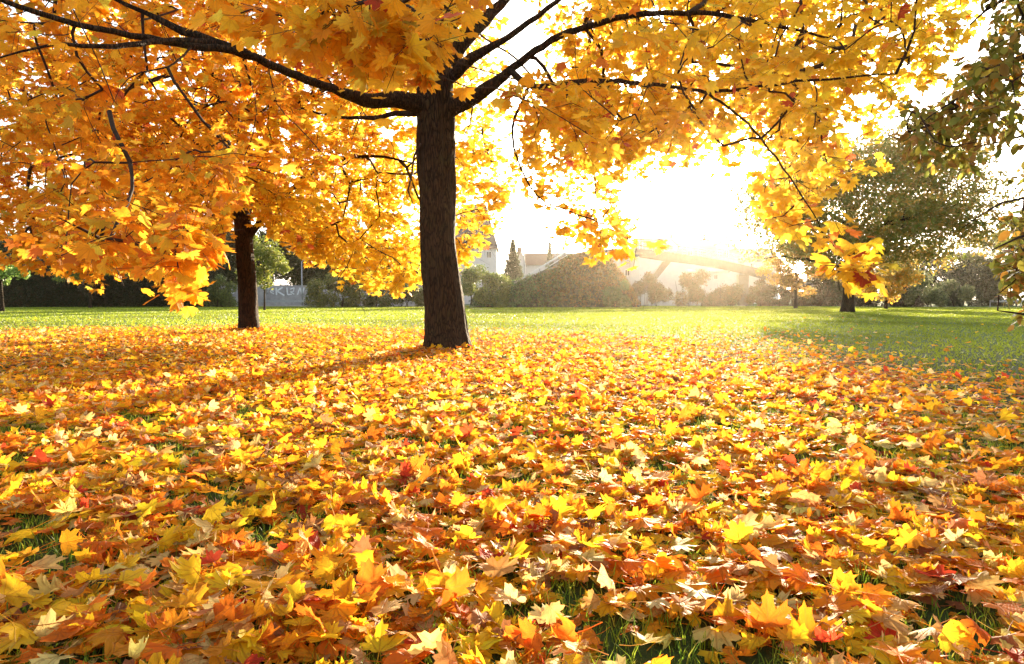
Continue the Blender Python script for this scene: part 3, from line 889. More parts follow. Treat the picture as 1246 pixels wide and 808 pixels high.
# hand-set sprays on the drooping ends
ex = []
for (x, y, Y, n_, sp) in [(240, 330, 5.6, 2, .07), (234, 308, 5.7, 3, .1), (232, 285, 5.8, 3, .2), (190, 300, 5.9, 4, .2), (150, 290, 6.0, 8, .35), (60, 310, 7, 3, .2),
                          (1032, 310, 6.0, 3, .14), (1002, 312, 6.1, 4, .16), (985, 280, 6.2, 2, .18), (1010, 325, 5.9, 2, .12), (960, 240, 6.7, 4, .25), (940, 275, 6.9, 2, .2),
                          (662, 240, 10, 2, .2), (690, 262, 9.8, 2, .2), (728, 275, 9.5, 3, .2), (765, 288, 9.4, 3, .18), (782, 302, 9.3, 2, .14), (650, 215, 10.3, 2, .2),
                          (522, 62, 4.3, 3, .12), (470, 30, 4.5, 5, .25), (430, 25, 4.6, 4, .22), (540, 15, 4.6, 4, .2), (500, 42, 4.4, 4, .16), (300, 5, 4.9, 2, .1), (450, 62, 5.2, 3, .16),
                          (690, 120, 9.6, 5, .3), (640, 120, 10.5, 4, .3), (900, 225, 7.4, 1, .2), (720, 215, 9.9, 3, .3)]:
    c = np.array(W(x, y, Y)); ex.append(c + r1.normal(0, sp, (n_, 3)) * np.array([1, 1.2, .7]))
att = np.concatenate([att] + ex)
print('tree1 attractors', len(att))
G = grow(limbs1, att, 31, step=.3)
rad1 = .0042 * G['cnt'] ** .5
bx1, by1 = project(G['pos']); kb_ = (G1(bx1, np.maximum(by1, 1)) > .12) | (bx1 < -20) | (bx1 > 1270) | (by1 < -10) | (G['cnt'] > 6)
twig_mesh('branches', G, .0042, M_TWIG, tree1, sides=5, keep=kb_)['kind'] = 'stuff'
base, tip, node, lp, td, nor, s = sprays(G, r1, per=4, leaves=6, length=.42, size=(.085, .155), petiole=.07)
px, py = project(lp)
infr = (lp[:, 1] > 1) & (px > -30) & (px < 1276) & (py > -20)
hang = s * .55 * FPX / np.maximum(lp[:, 1], 1)
dn = G1(px + r1.normal(0, 7, len(px)), np.maximum(py + hang + r1.normal(0, 7, len(px)), 1))
ok = ~infr | (dn > .2) 
ok &= (lp[:, 1] > 3.4) | (np.hypot(lp[:, 0], lp[:, 1]) > 3.4)
def seg_dist(px, py, pts):
    best = np.full(len(px), 1e9); dep = np.zeros(len(px))
    qx, qy = project(np.array([tuple(p) for p in pts])); qd = np.array([p[1] for p in pts])
    for a in range(len(pts) - 1):
        vx, vy = qx[a + 1] - qx[a], qy[a + 1] - qy[a]; t = np.clip(((px - qx[a]) * vx + (py - qy[a]) * vy) / (vx * vx + vy * vy + 1e-6), 0, 1)
        d = np.hypot(px - qx[a] - t * vx, py - qy[a] - t * vy); b = d < best
        best = np.where(b, d, best); dep = np.where(b, qd[a] + t * (qd[a + 1] - qd[a]), dep)
    return best, dep
for li, wpx, pr in ((0, 20, .93), (1, 14, .85), (2, 10, .7), (3, 16, .85), (4, 16, .9), (5, 18, .9), (6, 9, .45), (7, 12, .75), (9, 10, .7)):
    dd, de = seg_dist(px, py, limb_spec[li][0])
    ok &= ~((dd < wpx) & (lp[:, 1] < de) & (r1.uniform(0, 1, len(px)) < pr))
lp, td, nor, s, node = lp[ok], td[ok], nor[ok], s[ok], node[ok]
px, py = px[ok], py[ok]
# colour: deeper orange on the viewer's left, golden on the right; single leaves turning red or still green
mixv = np.clip((lp[:, 0] + 3.0) / 5.5 + r1.normal(0, .22, len(lp)), 0, 1)[:, None]
O_, Y_ = np.array([.89, .35, .015]), np.array([.94, .60, .03])
colr = O_ * (1 - mixv) + Y_ * mixv
u = r1.uniform(0, 1, len(lp))
colr[u < .16] = (.93, .60, .04); colr[(u > .16) & (u < .22)] = (.66, .52, .05); colr[(u > .22) & (u < .232)] = (.45, .07, .03); colr[(u > .245) & (u < .29)] = (.66, .20, .03)
colr = np.clip(colr * np.exp(r1.normal(0, .10, (len(lp), 1))) * np.exp(r1.normal(0, .05, (len(lp), 3))), 0, .95)
put_leaves(tree1, lp, td, nor, s, colr, T_CROWN_HERO, T_CROWN_MID, T_CROWN_LOW, M_LEAF, M_LEAF_O, 300, 'leaf', far=8.0)
tx1, ty1 = project(tip); kt = (G1(tx1, np.maximum(ty1 + 4, 1)) > .25) | (tx1 < -20) | (tx1 > 1270) | (ty1 < -10)
base, tip = base[kt], tip[kt]
tw = stick_mesh('twigs', base, tip, np.full(len(base), .0028), M_TWIG, tree1); tw['kind'] = 'stuff'
nearst = (np.linalg.norm(node, axis=1) < 11)
pt = stick_mesh('leaf_stalks', node[nearst], lp[nearst], np.full(nearst.sum(), .0013), M_TWIG, tree1); pt['kind'] = 'stuff'
print('tree1 leaves', len(lp))

# ------------------------------------------------------------------ the second maple on the left
Y2 = 20.2
tree2 = thing('maple_tree', (P(303, 403, Y2).x, Y2, 0), 'smaller maple with slim reddish trunk, left of the thick-trunked maple', 'tree')
tp = [wz(W(303, 405, Y2), -.05), W(302.5, 385, Y2), W(301, 350, Y2), W(298, 310, Y2), W(296, 280, Y2), W(294, 262, Y2), W(288, 230, Y2 + .1), W(275, 180, Y2 + .2), W(265, 130, Y2 + .2), W(262, 70, Y2 + .2), W(258, 0, Y2), W(262, -90, Y2)]
trunk_mesh('trunk', tp, [.30, .275, .265, .255, .25, .24, .19, .165, .15, .13, .1, .03], M_BARK2, tree2, flare=.2, seed=7, sides=44, rough=.012)
limb_spec2 = [
    ([W(300, 290, Y2), W(312, 276, Y2 - .1), W(322, 266, Y2 - .4), W(350, 235, 19.2), W(395, 200, 18), W(450, 190, 17), W(510, 200, 16.2)], [.12, .10, .085, .07, .055, .04, .012]),
    ([W(294, 268, Y2), W(280, 262, 20), W(266, 250, 19.6), W(235, 225, 19), W(180, 195, 18), W(110, 185, 17), W(40, 200, 16)], [.11, .09, .08, .065, .05, .035, .012]),
    ([W(288, 232, Y2), W(310, 190, 20.6), W(350, 140, 21.2), W(420, 100, 22), W(510, 100, 22.5), W(590, 140, 23)], [.11, .1, .085, .065, .04, .012]),
    ([W(276, 190, Y2), W(250, 150, 20.8), W(215, 95, 21.4), W(205, 60, 22), W(150, 20, 22.5), W(60, 20, 23)], [.11, .1, .085, .075, .05, .015]),
    ([W(266, 140, Y2), W(300, 90, 19.4), W(340, 60, 18.2), W(400, 50, 16.8), W(450, 60, 15.8)], [.1, .085, .06, .04, .012]),
    ([W(264, 110, Y2), W(220, 90, 19.2), W(150, 110, 18), W(80, 130, 17), W(20, 150, 16)], [.09, .07, .05, .035, .012]),
    ([W(262, 60, Y2), W(300, 0, 20.5), W(380, -60, 21), W(460, -80, 21.5)], [.09, .07, .05, .012]),
    ([W(260, 30, Y2), W(210, -40, 20), W(130, -80, 20), W(40, -90, 20)], [.08, .06, .04, .012]),
    ([W(296, 275, Y2 + .1), W(310, 240, 22), W(330, 220, 24), W(350, 215, 26)], [.1, .08, .05, .012]),
    ([W(290, 240, Y2 - .1), W(280, 200, 18.5), W(270, 190, 16.8), W(260, 200, 15)], [.1, .07, .045, .012]),
]
limbs2 = []
for pts, rads in limb_spec2:
    o, pr_ = limb_obj('limb', pts, rads, M_BARK2, tree2); limbs2.append(pr_)
lp_, lr_ = smooth_path([W(265, 130, Y2 + .2), W(262, 70, Y2 + .2), W(258, 0, Y2), W(262, -90, Y2), W(266, -200, Y2)], [.15, .13, .1, .03, .02], .25, 0); limbs2.append((lp_, lr_))
r2 = np.random.default_rng(41)
HX = [-300, 0, 60, 120, 160, 200, 250, 275, 290, 320, 345, 380, 400, 440, 460, 490, 515, 540, 565, 590, 612, 625, 660]
HY = [330, 333, 333, 345, 335, 330, 318, 285, 268, 272, 300, 322, 330, 348, 352, 358, 345, 322, 326, 300, 262, 230, 120]
cen2 = np.array([tree2.location.x, Y2, 7.2])
cand = crown_points(9000, cen2, np.array([7.9, 7.6, 6.6]), r2, 1.2)
px, py = project(cand)
hem = np.interp(px, HX, HY)
spr = .35 * FPX / cand[:, 1]
okc = (py + spr < hem) & ~((px > 625) & (py > 60))
lowz = cand[:, 2] < 6.5
pr_ = np.where(lowz, .22, .09) * (1 + 1.2 * (py > hem - 70))
att2 = cand[okc & (r2.uniform(0, 1, len(cand)) < pr_)]
ex = []
for (x, y, Y, n_) in [(480, 335, 17, 5), (455, 335, 18, 5), (495, 345, 18, 4), (420, 325, 18, 5), (565, 300, 19, 6), (580, 270, 19, 6), (600, 230, 20, 6), (560, 240, 20, 6), (540, 290, 18, 5), (130, 325, 17, 5), (20, 315, 17, 6),
                      (80, 315, 17, 5), (180, 310, 18, 5), (575, 190, 21, 5), (600, 200, 21, 4), (380, 300, 18, 5), (40, 290, 18, 6), (240, 300, 18, 4), (515, 320, 18, 5), (600, 250, 20, 4), (618, 228, 20, 4)]:
    c = np.array(W(x, y, Y)); ex.append(c + r2.normal(0, .42, (n_, 3)) * np.array([1, 1.2, .7]))
att2 = np.concatenate([att2] + ex)
print('tree2 attractors', len(att2))
Gb = grow(limbs2, att2, 32, step=.4)
twig_mesh('branches', Gb, .006, M_TWIG, tree2, sides=4)['kind'] = 'stuff'
base, tip, node, lp, td, nor, s = sprays(Gb, r2, per=5, leaves=6, length=.6, size=(.12, .19), petiole=.08)
px, py = project(lp); hem = np.interp(px, HX, HY)
ok = (py < hem + r2.normal(0, 7, len(px)))
lp, td, nor, s = lp[ok], td[ok], nor[ok], s[ok]
mixv = np.clip((lp[:, 0] + 9.5) / 5.0 + r2.normal(0, .25, len(lp)), 0, 1)[:, None]
colr = np.array([.86, .38, .02]) * (1 - mixv) + np.array([.92, .60, .03]) * mixv
u = r2.uniform(0, 1, len(lp)); colr[u < .14] = (.94, .66, .04); colr[(u > .14) & (u < .20)] = (.55, .48, .05); colr[(u > .2) & (u < .22)] = (.5, .1, .03)
colr = np.clip(colr * np.exp(r2.normal(0, .10, (len(lp), 1))), 0, .95)
put_leaves(tree2, lp, td, nor, s, colr, T_CROWN_MID, T_CROWN_LOW, T_CROWN_LOW, M_LEAF, M_LEAF_O, 300, 'leaf', far=5.0)
tw = stick_mesh('twigs', base, tip, np.full(len(base), .004), M_TWIG, tree2); tw['kind'] = 'stuff'
print('tree2 leaves', len(lp))

# ------------------------------------------------------------------ the dark leaved tree reaching in from the right
tree3 = thing('broadleaf_tree', (7.6, 6.6, 0), 'brownish green broadleaf tree whose dark boughs hang in at the right edge', 'tree')
trunk_mesh('trunk', [(7.6, 6.6, -.05), (7.6, 6.6, 1.5), (7.55, 6.6, 3), (7.5, 6.7, 5), (7.4, 6.8, 7.5)], [.24, .21, .19, .14, .05], M_BARK, tree3, seed=9, sides=32, flare=.3)
limbs3 = []
for pts, rads in [
    ([(7.57, 6.6, 2.6), (6.6, 6.4, 3.0), W(1300, 60, 6.2), W(1230, 75, 6.0), W(1180, 110, 5.9), W(1120, 150, 5.9)], [.09, .05, .028, .018, .011, .005]),
    ([(7.57, 6.6, 3.2), (6.5, 6.2, 3.7), W(1290, 0, 5.9), W(1225, -5, 5.8), W(1180, 30, 5.8)], [.09, .05, .028, .016, .006]),
    ([(7.6, 6.6, 2.0), (6.6, 6.3, 2.2), W(1300, 235, 5.9), W(1246, 240, 5.8), W(1200, 258, 5.8), W(1170, 278, 5.9)], [.08, .04, .02, .011, .007, .003]),
    ([(7.6, 6.6, 1.7), (6.4, 6.0, 1.7), W(1290, 280, 5.2), W(1240, 290, 5.1), W(1205, 305, 5.1)], [.07, .03, .014, .009, .004]),
    ([(7.6, 6.6, 2.3), (6.6, 6.5, 2.5), W(1310, 165, 7), W(1246, 165, 7), W(1180, 178, 7), W(1110, 172, 7), W(1080, 165, 7.1)], [.06, .04, .025, .012, .009, .006, .004]),
    ([(7.6, 6.6, 1.4), (6.4, 6.4, 1.1), W(1290, 385, 5.9), W(1246, 384, 5.8), W(1228, 381, 5.8), W(1214, 378, 5.8)], [.05, .03, .016, .010, .008, .004]),
    ([(7.6, 6.6, 1.2), (6.5, 6.2, .9), W(1300, 410, 5.4), W(1252, 402, 5.3)], [.04, .03, .014, .006]),
    ([(7.55, 6.6, 3.8), (8.6, 6.8, 5), (9.6, 7.2, 6)], [.1, .07, .02]), ([(7.55, 6.6, 3.6), (7.4, 5.2, 4.6), (7.2, 4.0, 5.4)], [.1, .07, .02]),
    ([(7.5, 6.7, 5), (6.8, 7.0, 6), (6.0, 7.4, 6.8)], [.09, .06, .02]), ([(7.5, 6.7, 4.6), (7.8, 8, 5.4), (8, 9.4, 6.2)], [.09, .06, .02])]:
    o, pr_ = limb_obj('limb', pts, rads, M_TWIG, tree3, sides=8); limbs3.append(pr_)
G3 = Grid([
    "00137999", "00489999", "04998999", "69973999", "78721399", "11015799", "00149999", "00169999", "00049999", "00008999", "00018700"], x0=1080, pad=0)
r3 = np.random.default_rng(61)
ca = np.stack([r3.uniform(2.9, 6.2, 5200), r3.uniform(4.9, 7.4, 5200), r3.uniform(.75, 4.2, 5200)], 1)
px, py = project(ca)
keep = (px > 1085) & (px < 1390) & (r3.uniform(0, 1, len(ca)) < (G3(px, np.maximum(py, 1)) ** 1.6) * .26) & (G3(px - 16, np.maximum(py, 1)) > .2)
cb = crown_points(300, np.array([7.6, 6.6, 5.0]), np.array([3.2, 3.2, 3.0]), r3, 2.2)
pxb, pyb = project(cb); cb = cb[(pxb > 1330) | (pyb < -60)]
att3 = np.concatenate([ca[keep], cb]); print('tree3 attractors', len(att3))
Gc = grow(limbs3, att3, 33, step=.2)
twig_mesh('branches', Gc, .0034, M_TWIG, tree3, sides=5, rmin=.002)['kind'] = 'stuff'
base, tip, node, lp, td, nor, s = sprays(Gc, r3, per=4, leaves=6, length=.24, size=(.06, .105), petiole=.02, up=.7)
px, py = project(lp)
ok = (px > 1290) | (py < -10) | (G3(px + r3.normal(0, 6, len(px)), np.maximum(py, 1)) > .15); ok &= (px > 1082) | (lp[:, 1] < 1)
lp, td, nor, s = lp[ok], td[ok], nor[ok], s[ok]
colr, _ = pick_colours(len(lp), [((.24, .22, .035), 5), ((.32, .19, .045), 4), ((.46, .42, .06), 2), ((.60, .28, .04), 1), ((.17, .21, .035), 4)], r3)
put_leaves(tree3, lp, td, nor, s, colr, T_OVAL, T_OVAL, T_OVAL, M_BROAD, M_BROAD_O, 300, 'leaf', far=12)
tw = stick_mesh('twigs', base, tip, np.full(len(base), .002), M_TWIG, tree3); tw['kind'] = 'stuff'

# ------------------------------------------------------------------ middle distance trees
def far_tree(name, px, Y, h, wid, hem_z, trunk_r, nclump, csize, table, label, seed, trunk_h=None, lean=0, templ=None, dens_top=1.0, squash=1.0, offx=0, gap=.3, trans_mat=None, limbcol=None):
    r = np.random.default_rng(seed); bx = P(px, 372, Y).x
    t = thing(name, (bx, Y, 0), label, 'tree')
    th = trunk_h or h * .8
    trunk_mesh('trunk', [(bx, Y, -.05), (bx + lean * .3, Y, th * .3), (bx + lean * .7, Y, th * .65), (bx + lean, Y, th)], [trunk_r, trunk_r * .8, trunk_r * .55, trunk_r * .15], limbcol or M_BARK, t, seed=seed, sides=20, flare=.45, step=.4, ztop_flare=1.5)
    limbs = []
    nl = 9
    for k in range(nl):
        a = k * 2.4 + r.uniform(-.3, .3); z0 = hem_z + .4 + (th - hem_z) * (k / nl) * .7; L = wid * r.uniform(.7, .95) * (1 - .35 * k / nl)
        d = np.array([math.cos(a), math.sin(a)]); up = r.uniform(.15, .6) * L
        f = z0 / th
        o0 = np.array([bx + lean * f, Y])
        pts = [(*o0, z0), (*(o0 + d * L * .33), z0 + up * .5), (*(o0 + d * L * .66), z0 + up * .85), (*(o0 + d * L), z0 + up * .8)]
        o, pr_ = limb_obj('limb', pts, [trunk_r * .4, trunk_r * .28, trunk_r * .16, trunk_r * .04], limbcol or M_BARK, t, sides=7, wob=.06)
        limbs.append(pr_)
    zc = (hem_z + h) / 2; cenv = np.array([bx + offx, Y, zc]); rad = np.array([wid, wid, (h - hem_z) / 2])
    # leaf masses: lobes scattered over the crown, each filled with leaf clumps
    nl = max(20, int(nclump / 110)); lob = r.normal(0, 1, (nl, 3)); lob /= np.linalg.norm(lob, axis=1, keepdims=True)
    lob *= r.uniform(.45, .95, (nl, 1)) ; lob[:, 2] *= squash
    lr = r.uniform(.16, .34, nl)
    k = r.integers(0, nl, nclump)
    q = r.normal(0, 1, (nclump, 3)); q /= np.linalg.norm(q, axis=1, keepdims=True); q *= r.uniform(.5, 1, (nclump, 1)) ** .6
    p = (lob[k] + q * lr[k][:, None] * np.array([1, 1, .6])) * rad + cenv
    p = p[(p[:, 2] > hem_z * .75)]
    G = grow(limbs, (lob * rad + cenv)[: 120], seed, step=.6)
    twig_mesh('branches', G, .02 * wid / 8, M_TWIG, t, sides=4)['kind'] = 'stuff'
    n_ = len(p)
    nor = r.normal(0, 1, (n_, 3)) + np.array([0, 0, .6]); td = r.normal(0, 1, (n_, 3))
    col, _ = pick_colours(n_, table, r)
    T = templ or T_CLUMP
    scatter('crown', T, r.integers(0, len(T), n_), frames(nor, td), p, csize * r.uniform(.6, 1.4, n_), col, trans_mat or M_BROAD, parent=t)
    return t

OLIVE = [((.28, .25, .05), 5), ((.36, .23, .05), 3), ((.19, .21, .04), 4), ((.50, .29, .05), 2)]
far_tree('oak_tree', 1032, 50, 13.0, 9.3, 2.2, .42, 27000, .27, OLIVE, 'large olive brown park tree standing alone on the right of the lawn', 71, trunk_h=10, squash=1, offx=.8)
YEL = [((.62, .36, .04), 5), ((.50, .34, .06), 3), ((.62, .26, .03), 2), ((.30, .26, .05), 2)]
far_tree('small_tree', 1078, 66, 6.0, 4.4, 1.0, .16, 4200, .3, YEL, 'small golden tree behind the olive brown park tree trunk', 72, trunk_h=4.6, trans_mat=M_LEAF)
far_tree('small_tree', 968, 70, 7.2, 3.8, 1.5, .18, 3600, .3, [((.5, .27, .07), 5), ((.38, .24, .08), 3), ((.55, .34, .07), 2)], 'hazy orange tree between the footbridge end and the olive brown park tree', 73, trunk_h=5, trans_mat=M_LEAF)
far_tree('small_tree', 322, 58, 6.6, 2.4, 1.6, .08, 2600, .24, [((.18, .22, .03), 5), ((.27, .27, .035), 3), ((.11, .14, .02), 3)], 'young yellowish green tree just right of the slim reddish trunk', 74, trunk_h=4.4)
far_tree('small_tree', 110, 74, 6.6, 4.5, 2.8, .16, 2600, .3, [((.22, .28, .04), 5), ((.34, .34, .05), 3), ((.12, .16, .03), 3)], 'yellowish green tree behind the dark hedge on the far left', 75, trunk_h=5)
far_tree('small_tree', 2, 52, 4.4, 1.9, 1.9, .16, 900, .24, [((.13, .24, .04), 5), ((.2, .3, .05), 3)], 'slim green tree at the left border of the lawn', 76, trunk_h=3.6)
DARKG = [((.045, .06, .02), 5), ((.07, .085, .025), 4), ((.03, .04, .015), 4), ((.10, .10, .03), 1)]
far_tree('dark_tree', 385, 112, 15.5, 10, 1.6, .4, 15000, .5, DARKG, 'tall dark green tree above the graffiti wall', 77, trunk_h=12)
far_tree('dark_tree', 205, 118, 14, 10, 1.6, .4, 11000, .5, DARKG, 'dark tree behind the dark hedges, left of the graffiti wall', 78, trunk_h=11)
far_tree('dark_tree', 40, 120, 13, 9, 2.5, .4, 6000, .5, DARKG, 'dark tree behind the hedge near the left border', 79, trunk_h=11)
far_tree('dark_tree', 480, 116, 12, 8, 1.2, .35, 9000, .5, DARKG, 'dark tree glimpsed left of the thick maple trunk', 80, trunk_h=9)
far_tree('dark_tree', 125, 106, 12.5, 9, .6, .35, 11000, .5, DARKG, 'dark tree straight behind the brownish part of the left hedge', 85, trunk_h=9)
far_tree('dark_tree', 285, 108, 13, 8, .8, .35, 11000, .5, DARKG, 'dark tree straight behind the slim reddish maple trunk', 86, trunk_h=9)
far_tree('dark_tree', 440, 106, 10, 7, .8, .3, 8000, .5, DARKG, 'dark tree behind the round olive bush', 87, trunk_h=8)
PALE = [((.24, .25, .09), 4), ((.34, .30, .10), 3), ((.18, .19, .07), 3)]
far_tree('pale_tree', 1215, 105, 13, 8, 2.0, .3, 6000, .45, PALE, 'pale yellowish tree rising behind the bushes at the right border', 81, trunk_h=10)
far_tree('dark_tree', 1130, 110, 10, 8, 1.0, .3, 6000, .5, [((.09, .09, .06), 4), ((.13, .11, .07), 3), ((.06, .07, .04), 3)], 'dim greyish tree behind the bushes right of the olive brown park tree', 82, trunk_h=8)
far_tree('dark_tree', 1330, 90, 14, 9, 2.0, .4, 5000, .5, DARKG, 'dark tree beyond the right border', 83, trunk_h=10)
far_tree('dark_tree', -90, 95, 14, 9, 2.0, .4, 5000, .5, DARKG, 'dark tree beyond the left border', 84, trunk_h=10)

def bush(px0, px1, ptop, Y, label, table, seed, name='bush', depth=None, n_=None, csize=None, rough=.25, cat='bush', mat=None):
    r = np.random.default_rng(seed)
    a = P(px0, ptop, Y); b = P(px1, ptop, Y); cx = (a.x + b.x) / 2; w = (b.x - a.x) / 2; h = a.z
    dp = depth or min(w, 3.5)
    t = thing(name, (cx, Y, 0), label, cat)
    mb = MB()
    for k in range(9):
        q = Vector((cx + r.uniform(-.5, .5) * w, Y + r.uniform(-.4, .4) * dp, 0)); e = Vector((q.x + r.uniform(-.4, .4) * w, q.y + r.uniform(-.3, .3), h * r.uniform(.55, .85)))
        mb.tube([q, (q + e) / 2 + Vector((r.uniform(-.2, .2), 0, .1)), e], [.05, .035, .012], 5)
    mb.build('stems', M_TWIG, t, smooth=True)
    nl = max(14, int(w * 5)); N_ = n_ or int(900 + 260 * w * h)
    lc = np.stack([r.uniform(-1, 1, nl), r.uniform(-1, 1, nl), r.uniform(.05, .85, nl)], 1)
    edge = np.sqrt(np.clip(1 - lc[:, 0] ** 2 * .8, 0, 1)); lc[:, 2] *= edge; lc[:, 1] *= edge
    lr = r.uniform(.7, 1.3, nl) * rough
    k = r.integers(0, nl, N_); q = r.normal(0, 1, (N_, 3)); q /= np.linalg.norm(q, axis=1, keepdims=True); q *= r.uniform(.2, 1, (N_, 1)) ** .5
    p = np.stack([cx + (lc[k, 0] * .88) * w + q[:, 0] * lr[k] * max(h, .6 * w) * .7, Y + lc[k, 1] * dp * .8 + q[:, 1] * lr[k] * h * .8, lc[k, 2] * h + q[:, 2] * lr[k] * h * .75], 1)
    if name == 'hedge':
        N_ = int(N_ * 1.6); hx = r.uniform(-1, 1, N_); top = h * (.93 + .05 * np.sin(hx * w * 1.3 + seed) + .03 * np.sin(hx * w * 3.7))
        p = np.stack([cx + hx * w, Y + r.uniform(-1, 1, N_) * dp, r.uniform(0, 1, N_) * top], 1) + r.normal(0, .12, (N_, 3))
    p[:, 2] = np.abs(p[:, 2]); p = p[p[:, 2] < h * 1.12]
    nor = r.normal(0, 1, (len(p), 3)) + np.array([0, 0, .5]); col, _ = pick_colours(len(p), table, r)
    cs = csize or .0032 * Y
    scatter('foliage', T_CLUMP, r.integers(0, len(T_CLUMP), len(p)), frames(nor, r.normal(0, 1, p.shape)), p, cs * r.uniform(.6, 1.4, len(p)), col, mat or M_BROAD, parent=t, kind='stuff')
    return t
GB = [((.10, .14, .035), 5), ((.16, .19, .04), 3), ((.07, .10, .03), 3)]
HB = [((.035, .045, .018), 5), ((.055, .06, .02), 3), ((.07, .045, .02), 2)]
BR = [((.13, .085, .045), 4), ((.09, .085, .035), 3), ((.18, .11, .05), 2)]
bush(-60, 120, 308, 84, 'dark clipped hedge along the back of the lawn, left end', HB, 101, name='hedge', cat='hedge', depth=2.2)
bush(95, 200, 310, 86, 'dark brownish hedge between the left end hedge and the darkest bush', HB, 102, name='hedge', cat='hedge', depth=2.2)
bush(180, 262, 306, 85, 'darkest piece of the left hedge row, beside the slim trunk', [((.028, .035, .014), 5), ((.045, .05, .018), 3)], 103, name='hedge', cat='hedge', depth=2.2)
bush(248, 284, 334, 80, 'small rounded green bush left of the slim reddish trunk', GB, 104)
bush(378, 442, 329, 80, 'round olive bush with yellowing leaves in front of the graffiti wall', [((.15, .16, .035), 5), ((.25, .22, .05), 2), ((.08, .10, .03), 3)], 105)
bush(436, 520, 336, 84, 'dark green bush left of the thick maple trunk', [((.07, .09, .025), 5), ((.11, .12, .03), 3)], 106)
bush(556, 618, 312, 80, 'tall green bush just right of the thick maple trunk', [((.14, .19, .04), 5), ((.22, .25, .05), 3), ((.08, .12, .03), 3)], 107)
bush(734, 774, 340, 78, 'green bush at the right foot of the embankment', [((.13, .16, .05), 5), ((.2, .16, .05), 2), ((.09, .12, .04), 3)], 108)
bush(764, 812, 332, 88, 'brownish bush under the slanting bridge leg', BR, 109)
bush(816, 868, 328, 88, 'rounded brownish bush in front of the white building', BR, 110)
bush(864, 902, 333, 90, 'brownish bush just right of the rounded one before the white building', BR, 111)
bush(894, 950, 338, 92, 'low brownish bush beneath the low end of the footbridge', BR, 112)
bush(940, 1030, 340, 94, 'dim brown thicket behind the hazy orange tree', BR, 113)
bush(985, 1062, 326, 97, 'dim brown thicket seen past both sides of the olive brown park tree trunk', BR, 119, name='hedge', cat='thicket', depth=2.0)
bush(1050, 1128, 318, 86, 'dark purplish brown thicket right of the golden small tree', [((.08, .065, .05), 4), ((.11, .09, .06), 3), ((.05, .05, .03), 3)], 114)
bush(1104, 1176, 330, 82, 'arching grey green bush in front of the dark thicket', [((.15, .18, .07), 5), ((.2, .22, .08), 3), ((.09, .11, .05), 2)], 115)
bush(1160, 1216, 314, 90, 'dark bush at the right end of the bush row', [((.07, .075, .045), 4), ((.1, .1, .05), 3)], 116)
bush(1186, 1300, 322, 99, 'dark bush filling the gap behind the guard rail at the right border', HB, 118)
bush(694, 744, 302, 88, 'sparse brownish shrub growing on top of the embankment', [((.16, .13, .09), 4), ((.22, .15, .1), 3), ((.12, .12, .07), 3)], 117)

def spruce(px, ptop, Y, wid, label, seed):
    r = np.random.default_rng(seed); top = P(px, ptop, Y); x, h = top.x, top.z
    t = thing('spruce_tree', (x, Y, 0), label, 'tree')
    mb = MB(); mb.tube([(x, Y, 0), (x, Y, h * .5), (x, Y, h)], [.16, .1, .02], 7); mb.build('trunk', M_TWIG, t, smooth=True)
    n_ = 6000; u = r.uniform(0, 1, n_) ** .6; lay = np.round(u * 11) / 11 * .5 + u * .5
    a = np.round(r.uniform(0, 9, n_)) * 2 * np.pi / 9 + lay * 17 + r.normal(0, .16, n_); rr = (lay + .05) * wid * np.sqrt(r.uniform(.02, 1, n_)) * (1 + .2 * np.sin(lay * 60))
    p = np.stack([x + np.cos(a) * rr, Y + np.sin(a) * rr, h - u * h * .92 - rr * .28 + r.normal(0, .05, n_)], 1); p[:, 2] = np.maximum(p[:, 2], .3)
    col, _ = pick_colours(n_, [((.045, .065, .035), 4), ((.07, .09, .05), 2)], r)
    scatter('needles', T_CLUMP, r.integers(0, 10, n_), frames(r.normal(0, 1, p.shape), r.normal(0, 1, p.shape)), p, np.full(n_, .3), col, M_BROAD, parent=t, kind='stuff')
spruce(624, 290, 104, 2.4, 'slender dark spruce left of the grey lamp post', 121)
spruce(669, 294, 128, 1.3, 'tiny spruce top rising behind the footbridge ramp', 122)

# ------------------------------------------------------------------ embankment, ramp, footbridge
YE = 84.0
emb = thing('embankment', (P(665, 372, YE).x, YE, 0), 'overgrown embankment mound carrying the ramp up to the footbridge', 'embankment')
def zpx(py, Y=YE): return P(600, py, Y).z
prof = [(572, 372), (596, 356), (620, 344), (655, 331), (690, 316), (718, 311), (742, 322), (760, 345), (772, 372)]
mb = MB(); nr = 9
rings = []
for (ax, ay) in prof:
    x = P(ax, 372, YE).x; h = max(0.02, P(ax, ay, YE).z)
    rings.append([(x, YE + yy, h * hh - .05) for yy, hh in ((-5.5, 0), (-4, .42), (-2.4, .8), (-1.2, .97), (0, 1), (1.2, .97), (3, .8), (5, .4), (7, 0))])
Vv = [v for rg in rings for v in rg]; Ff = [(i * nr + k, (i + 1) * nr + k, (i + 1) * nr + k + 1, i * nr + k + 1) for i in range(len(rings) - 1) for k in range(nr - 1)]
mb.add(Vv, Ff); mb.build('earth', M_EARTH, emb, smooth=True)
re_ = np.random.default_rng(131); N_ = 15000
ux = re_.uniform(576, 768, N_); vv = re_.uniform(0, 1, N_)
hp = np.interp(ux, [a for a, b in prof], [P(a, b, YE).z for a, b in prof])
hh = np.interp(vv, [0, .15, .35, .55, .75, 1], [0, .42, .8, .97, 1, .97]); yy = np.interp(vv, [0, .15, .35, .55, .75, 1], [-5.5, -4, -2.4, -1.2, 0, 1.2])
fluff = .25 * np.sin(ux * .35) * np.sin(yy * 2.1 + ux * .2)
p = np.stack([(ux - CX) / FPX * YE, YE + yy - .2, hp * hh + np.abs(re_.normal(0, .22, N_)) + fluff + .1], 1)
rampline = (ux > 596) & (ux < 680) & (yy > -2.0)
